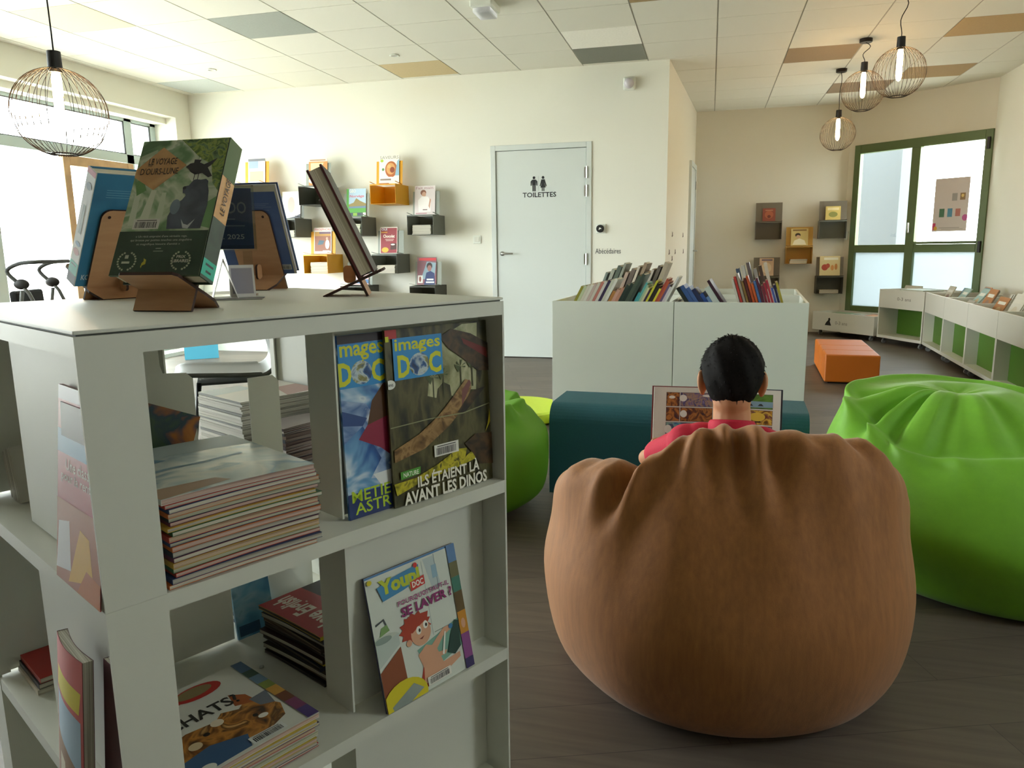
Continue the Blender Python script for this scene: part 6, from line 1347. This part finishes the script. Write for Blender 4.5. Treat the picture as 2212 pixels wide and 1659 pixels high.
right += [('p', '#7fa0b4', [(0.06, 0.79), (0.89, 0.80), (0.89, 0.865), (0.5, 0.87), (0.3, 0.845), (0.06, 0.81)])] + [('p', '#3a3c3a', [(x_, 0.815 + 0.0 * x_), (x_ + 0.09, 0.815), (x_ + 0.06, 0.84), (x_ + 0.03, 0.84)]) for x_ in (0.35, 0.5, 0.66)] + [('p', '#4a3420', [(0.62, 0.625), (0.72, 0.625), (0.70, 0.65), (0.67, 0.665), (0.64, 0.65)]), ('e', '#e0c048', 0.66, 0.69, 0.12, 0.05)]
cw, chh = 0.208, 0.29
for nm, ang, sh_, x0 in (('left_page_block', radians(14), left, -cw), ('right_page_block', radians(-17), right, 0.0)):
    M = Matrix.Rotation(ang, 4, 'Z')      # outer edges come towards the reader
    ML = M @ Matrix(((1, 0, 0, x0), (0, 0, -1, 0), (0, 1, 0, 0), (0, 0, 0, 1)))
    mb = MB(); mb.box(x0, 0.0, 0.003, x0 + cw, 0.006, chh - 0.003, PG, M)
    art(mb, sh_, ML @ Matrix.Translation((0, 0.003, 0.0002)), cw, chh - 0.006); mb.build('page_block', comic)
    mb = MB(); e0 = -0.005 if x0 < 0 else 0.0; mb.box(x0 + e0, 0.0061, 0.0, x0 + cw + (0.005 if x0 >= 0 else 0), 0.0085, chh, hx('#7a2a2c' if x0 < 0 else '#2c3444'), M); mb.build('cover_board', comic)

# ------------------------------------------------------------------ children's corner: low box and the row of bins on castors
CUBG = mat('bin_green_panel', '#4f7a22', 0.5)
WB2 = mat('bin_white_laminate', '#d9d8cf', 0.5)
def castor(parent, x, y):
    mb = MB(); mb.tube([(x - 0.009, y, 0.025), (x + 0.009, y, 0.025)], 0.025, mat('castor_grey', '#8a8a8a', 0.4), 16); mb.box(x - 0.014, y - 0.01, 0.03, x + 0.014, y + 0.01, 0.0655, mat('castor_bracket', '#5a5a5a', 0.4)); mb.build('castor', parent)
lowdir = Vector((1.80 - 1.27, 9.23 - 9.92, 0)).normalized(); lown = Vector((-lowdir.y, lowdir.x, 0))   # lown points to the window wall
la = atan2(lowdir.y, lowdir.x)
L0 = Vector((1.83, 9.20, 0)) - lowdir * 0.93
low = thing('low_book_box', 'low white book box on castors with a black animal sign, left of the bin row', 'book box', L0, la)
wd, dp, z0_, z1_ = 0.92, 0.42, 0.066, 0.285
k = 0.016
mb = MB(); mb.box(0, 0, z0_, wd, k, z1_, WB2); mb.build('front_panel', low); mb = MB(); mb.box(0, dp - k, z0_, wd, dp, z1_, WB2); mb.build('rear_panel', low)
for x in (0, wd - k):
    mb = MB(); mb.box(x, k, z0_, x + k, dp - k, z1_, WB2); mb.build('side_panel', low)
mb = MB(); mb.box(k, k, z0_, wd - k, dp - k, z0_ + k, WB2); mb.box(0.55, k, z0_ + k, 0.55 + k, dp - k, z1_ - 0.01, WB2); mb.build('inner_floor', low)
mb = MB(); MF = Matrix(((1, 0, 0, 0), (0, 0, -1, -0.0003), (0, 1, 0, 0), (0, 0, 0, 1)))
art(mb, [('p', INK, [(0.20, 0.13), (0.30, 0.13), (0.29, 0.15), (0.275, 0.18), (0.285, 0.205), (0.27, 0.225), (0.25, 0.215), (0.25, 0.195), (0.22, 0.165)]), ('t', '#8a8880', '0-3 ans', 0.36, 0.15, 0.54, 0.19, 0.0)], MF); mb.build('front_sign', low)
for x in (0.08, wd - 0.08):
    for y in (0.06, dp - 0.06): castor(low, x, y)
for n_, (bx, bw, c, lab) in enumerate(((0.06, 0.30, '#8fa88a', 'green edged picture book lying in the low book box'), (0.38, 0.16, '#c9c8b8', 'pale picture book lying in the low book box'), (0.60, 0.24, '#b8743c', 'orange picture book lying in the low book box'))):
    o = hardback(bw, 0.26, 0.012, hx(c), lab, name='picture_book', front=[('r', c, 0, 0, 1, 1), ('e', '#6a8a6a' if n_ < 2 else '#d8a060', 0.5, 0.5, 0.3, 0.3)])
    o.matrix_world = Matrix.Translation(L0) @ Matrix.Rotation(la, 4, 'Z') @ Matrix.Translation((bx, 0.08, 0.235 + 0.004 * n_)) @ Matrix.Rotation(radians(5), 4, 'X')
    mb = MB(); mb.box(bx + 0.01, 0.09, z0_ + k + 0.0005, bx + bw - 0.01, 0.32, 0.232, WB2); mb.build('book_riser', low)

def binunit(p0, p1, depth, lab, side_left=True, text=None, mark=None, group='white book bins on castors', gd=0.095):
    x = (Vector(p1) - Vector(p0)); w = x.length; ang = atan2(x.y, x.x)
    t = thing('book_bin_unit', lab, 'book bin', (p0[0], p0[1], 0), ang, group)
    zb, zf0, zt = 0.066, 0.40, 0.60; k = 0.016; a = 0.0015
    mb = MB(); mb.box(a, 0, zf0, w - a, k, zt, WB2); mb.build('front_panel', t, bevel=0.001)
    for x0 in (a, w - a - k):
        mb = MB(); mb.box(x0, k, zb, x0 + k, depth, zt, WB2); mb.box(x0, 0, zb, x0 + k, k, zf0, WB2); mb.build('side_panel', t)
    mb = MB(); mb.box(a + k, depth - k, zb, w - a - k, depth, zt, WB2); mb.build('rear_panel', t)
    mb = MB(); mb.box(a + k, 0.0, zb, w - a - k, depth - k, zb + 0.03, WB2); mb.build('bottom_panel', t)
    mb = MB(); mb.box(a + k, k, zf0 + 0.02, w - a - k, depth - k, zf0 + 0.034, CUBG); mb.box(w / 2 - 0.004, k, zf0 + 0.034, w / 2 + 0.004, depth - k, zt - 0.03, WB2); mb.build('tray', t)
    mb = MB(); mb.box(a + k, gd, zb + 0.03, w - a - k, gd + 0.01, zf0 + 0.02, CUBG); mb.build('green_panel', t, label='dark green inner panel')
    for x0 in (0.06, w - 0.06):
        castor(t, x0, 0.05); castor(t, x0, depth - 0.06)
    if text or mark:
        mb = MB(); S = []
        if text: S.append(('t', '#6a675e', text, w * 0.42, 0.49, w * 0.72, 0.525, 0.0))
        if mark: S += [('p', '#5a2c8a', [(w * 0.80, 0.49), (w * 0.84, 0.495), (w * 0.84, 0.545), (w * 0.81, 0.545)])]
        art(mb, S, Matrix(((1, 0, 0, 0), (0, 0, -1, -0.0003), (0, 1, 0, 0), (0, 0, 0, 1)))); mb.build('front_sign', t)
    return t, w, ang
def unitpt(u_, x, y, z): return u_[0].location + Vector((cos(u_[2]), sin(u_[2]), 0)) * x + Vector((-sin(u_[2]), cos(u_[2]), 0)) * y + Vector((0, 0, z))
C0_ = (1.848, 9.16); C1_ = (2.150, 8.535)
u0 = binunit(C0_, C1_, 0.50, 'white book bin reading 0-3 ans, turning the corner under the green window', text='0-3 ans', gd=0.24)
row0 = Vector((2.155, 8.52, 0)); rowd = Vector((-0.15, -3.1, 0)).normalized(); UW = 0.795
units = []
for i, lab in enumerate(('white book bin at the far end of the row along the right wall', 'second white book bin from the far end of the right-hand row', 'third white book bin from the far end of the right-hand row', 'white book bin at the picture edge with a purple mark', )):
    p0 = row0 + rowd * (UW * i); p1 = row0 + rowd * (UW * (i + 1) - 0.002)
    units.append(binunit(p0, p1, 0.58, lab, mark=(i == 3)))
p0 = row0 + rowd * (UW * 4); units.append(binunit(p0, row0 + rowd * (UW * 5), 0.58, 'white book bin nearest the camera, cut by the picture edge'))
# picture books leaning in the trays
rnd = random.Random(17)
def traybook(u_, x, y, w, h_, lean, c, lab, group=None, yaw=0.0):
    """cover faces the room, leaning back (and along the row by yaw)"""
    o = hardback(w, h_, 0.008, hx(c), lab, group=group, name='picture_book', board=0.002, front=[('r', c, 0, 0, 1, 1), ('e', rnd.choice(('#a8b4a4', '#b89a6a', '#6a8aa0', '#c9c0ac', '#8a6a5a')), 0.5, 0.45, 0.28, 0.22), ('r', '#d8d4c8', 0.15, 0.75, 0.85, 0.85)])
    a = u_[2] + yaw; X_ = Vector((cos(a), sin(a), 0)); Yb = Vector((-sin(a), cos(a), 0))
    place(o, unitpt(u_, x, y, 0.4345), X_, Vector((0, 0, 1)) * cos(radians(lean)) + Yb * sin(radians(lean)))
    return o
NAMESC = [('#bdb5a2', 'beige'), ('#b88a3c', 'ochre'), ('#c9c8be', 'pale grey'), ('#4a6268', 'dark slate'), ('#6f95ac', 'dusty blue'), ('#8a9078', 'sage'), ('#c9b48c', 'sand'), ('#d2cfc4', 'white'), ('#a8703c', 'brown orange'), ('#90a8a0', 'mint grey')]
gT = 'picture books in the right-hand bins'
traybook(u0, 0.055, 0.20, 0.26, 0.22, 24, '#b8b4a4', 'beige book leaning in the corner bin under the window')
o = hardback(0.34, 0.25, 0.012, hx('#8fa8a0'), 'large flat picture book lying across the corner bin', name='picture_book', front=[('r', '#b4c2bc', 0, 0, 1, 1)])
o.matrix_world = Matrix.Translation(unitpt(u0, 0.10, 0.02, 0.602)) @ Matrix.Rotation(u0[2], 4, 'Z') if False else Matrix.Translation(unitpt(u0, 0.30, 0.02, 0.6005)) @ Matrix.Rotation(u0[2], 4, 'Z')
cnt = 0
for i, u_ in enumerate(units):
    for j in range(2):
        for q in range(3):
            c, nm = NAMESC[(cnt * 3 + i + q) % len(NAMESC)]
            w = rnd.uniform(0.2, 0.26); h_ = rnd.uniform(0.23, 0.32)
            x = 0.03 + j * 0.395 + rnd.uniform(0.0, 0.31 - w + 0.03) ; y = 0.10 + 0.13 * q
            traybook(u_, x, y, w, h_, rnd.uniform(22, 38), c, '%s picture book, %s from the front, %s half of the %s right-hand bin' % (nm, NTH[q], ('farther', 'nearer')[j], ('farthest', 'second farthest', 'middle', 'second nearest', 'nearest')[i]), gT); cnt += 1
traybook(units[1], 0.10, 0.06, 0.2, 0.19, 40, '#c9c6c0', 'white and pink picture book tipped forward in the second bin of the right-hand row')

# ------------------------------------------------------------------ beyond the shelving unit
CH_M = mat('chair_grey_shell', '#343734', 0.5)
chair = thing('chair', 'dark grey shell chair seen through the white shelving unit', 'chair', (-2.44, 3.42, 0), radians(36))
rows = []
prof = [(-0.27, 0.452), (-0.23, 0.468), (-0.10, 0.462), (0.08, 0.452), (0.17, 0.458), (0.225, 0.50), (0.235, 0.56), (0.222, 0.63), (0.225, 0.70), (0.262, 0.80), (0.285, 0.86), (0.290, 0.875)]
prof = catmull(prof, 4)
rows = []
for j in range(17):
    y = -0.215 + 0.43 * j / 16; e_ = (abs(y) / 0.215) ** 4
    rows.append([Vector((x - 0.012 * e_ * (1 if x > 0.15 else 0), y * (1.0 - 0.12 * max(0, (z - 0.55) / 0.35)), z + 0.012 * e_ * (1 if x < 0.15 else 0))) for x, z in prof])
mb = MB(); mb.grid(rows, CH_M); s_ = mb.build('seat_shell', chair, smooth=True); so_ = s_.modifiers.new('thickness', 'SOLIDIFY'); so_.thickness = 0.022; so_.offset = -1
for sx_, sy_ in ((-0.2, -0.17), (-0.2, 0.17), (0.17, -0.17), (0.17, 0.17)):
    mb = MB(); mb.tube([(sx_ * 0.8, sy_ * 0.85, 0.44), (sx_ * 1.1, sy_ * 1.1, 0.0)], [0.012, 0.009], BLACK, 10); mb.build('leg', chair, smooth=True)
mb = MB(); mb.box(-0.17, -0.15, 0.425, 0.15, 0.15, 0.437, BLACK); mb.build('seat_frame', chair)
# dark blue garment hanging over the chair back
JK = fabric('navy_cloth', '#1c2436', 0.3, 0.9, (20, 20, 20)); rows = []
for i in range(25):
    y = -0.20 + 0.40 * i / 24; w_ = 0.012 * sin(i * 1.3)
    rows.append([Vector((0.245, y, 0.80)), Vector((0.268, y, 0.880)), Vector((0.290, y, 0.893)), Vector((0.315, y, 0.875)), Vector((0.318 + w_, y, 0.78)), Vector((0.312 + w_ * 1.3, y, 0.64)), Vector((0.300 + w_ * 1.6, y, 0.52)), Vector((0.285 + w_ * 1.6, y, 0.435 + 0.01 * sin(i * 0.8)))])
mb = MB(); mb.grid(rows, JK); o = mb.build('jacket', smooth=True); q_ = o.modifiers.new('thickness', 'SOLIDIFY'); q_.thickness = 0.02; q_.offset = 1
o.matrix_world = Matrix.Translation(chair.location) @ Matrix.Rotation(radians(36), 4, 'Z'); tag(o, 'dark navy garment hanging behind the back of the grey chair', 'jacket')
# blue board standing in the corner beneath the window end
mb = MB(); Mb = Matrix.Translation((-5.08, 6.70, 0.001)) @ Matrix.Rotation(radians(38), 4, 'Z') @ Matrix.Rotation(radians(-4), 4, 'X'); mb.box(-0.2, 0, 0, 0.13, 0.03, 0.62, mat('sky_blue_board', '#4fa9c9', 0.5), Mb); o = mb.build('display_board'); 
tag(o, 'sky blue board standing on the floor near the window, seen through the shelving unit', 'board')
# pushchair by the window
pc = thing('pushchair', 'pushchair with a curved dark handlebar at the left edge beyond the shelf', 'pushchair', (-4.45, 4.2, 0), radians(20))
GT_ = mat('pushchair_grey_tube', '#5d605e', 0.45)
mb = MB(); hb = [(-0.03 + 0.0, -0.2, 0.90), (-0.10, -0.2, 0.985), (-0.02, -0.2, 1.035), (0.10, -0.2, 1.045), (0.12, -0.05, 1.045), (0.12, 0.1, 1.045), (0.10, 0.2, 1.045), (-0.02, 0.2, 1.035), (-0.10, 0.2, 0.985), (-0.03, 0.2, 0.90)]
mb.tube(catmull(hb, 5), 0.013, mat('foam_grip', '#4a4d4c', 0.8), 10); mb.build('handlebar', pc, smooth=True)
for sy_ in (-0.2, 0.2):
    mb = MB(); mb.tube([(-0.04, sy_, 0.92), (0.02, sy_, 0.84), (0.30, sy_, 0.12)], 0.012, GT_, 10); mb.tube([(-0.02, sy_, 0.86), (-0.16, sy_, 0.12)], 0.012, GT_, 10); mb.build('frame_tube', pc, smooth=True)
    mb = MB(); mb.ball((-0.02, sy_, 0.90), 0.05, 0.02, 0.035, BLACK, 16, 10); mb.build('hinge_joint', pc, smooth=True)
    for x in (-0.17, 0.30):
        mb = MB(); mb.tube([(x, sy_ - 0.015, 0.11), (x, sy_ + 0.015, 0.11)], 0.108, BLACK, 24); mb.tube([(x, sy_ - 0.017, 0.11), (x, sy_ + 0.017, 0.11)], 0.05, GT_, 18); mb.build('wheel', pc)
mb = MB(); mb.box(-0.02, -0.18, 0.42, 0.28, 0.18, 0.47, mat('pushchair_fabric', '#26282c', 0.9)); mb.box(-0.08, -0.18, 0.47, -0.03, 0.18, 0.86, mat('pushchair_fabric', '#26282c', 0.9), Matrix.Rotation(radians(-3), 4, 'Y')); mb.build('seat', pc, bevel=0.02)
# dark box behind the teal book and a timber screen at the left edge
t = thing('armchair', 'orange timber armchair cut by the left picture edge', 'armchair', (-5.0, 3.75, 0), radians(10))
TIM = mat('orange_timber', '#c98a50', 0.5, var=0.12, scale=8)
mb = MB(); mb.prism([(-0.55, 0.02), (0.22, 0.02), (0.16, 0.62), (-0.02, 1.22), (-0.10, 1.22), (-0.04, 0.62), (-0.5, 0.5)], -0.30, -0.27, TIM, Matrix(((1, 0, 0, 0), (0, 0, 1, 0), (0, 1, 0, 0), (0, 0, 0, 1)))); mb.build('side_frame', t)
mb = MB(); mb.prism([(-0.55, 0.02), (0.22, 0.02), (0.16, 0.62), (-0.02, 1.22), (-0.10, 1.22), (-0.04, 0.62), (-0.5, 0.5)], 0.27, 0.30, TIM, Matrix(((1, 0, 0, 0), (0, 0, 1, 0), (0, 1, 0, 0), (0, 0, 0, 1)))); mb.build('side_frame', t)
mb = MB(); mb.box(-0.48, -0.27, 0.36, 0.05, 0.27, 0.46, mat('brown_cushion', '#8a5030', 0.8)); mb.build('cushion', t, bevel=0.03, seg=3)
mb = MB(); mb.box(-0.03, -0.27, 0.47, 0.03, 0.27, 1.18, TIM, Matrix.Rotation(radians(-6), 4, 'Y')); mb.build('back_panel', t)
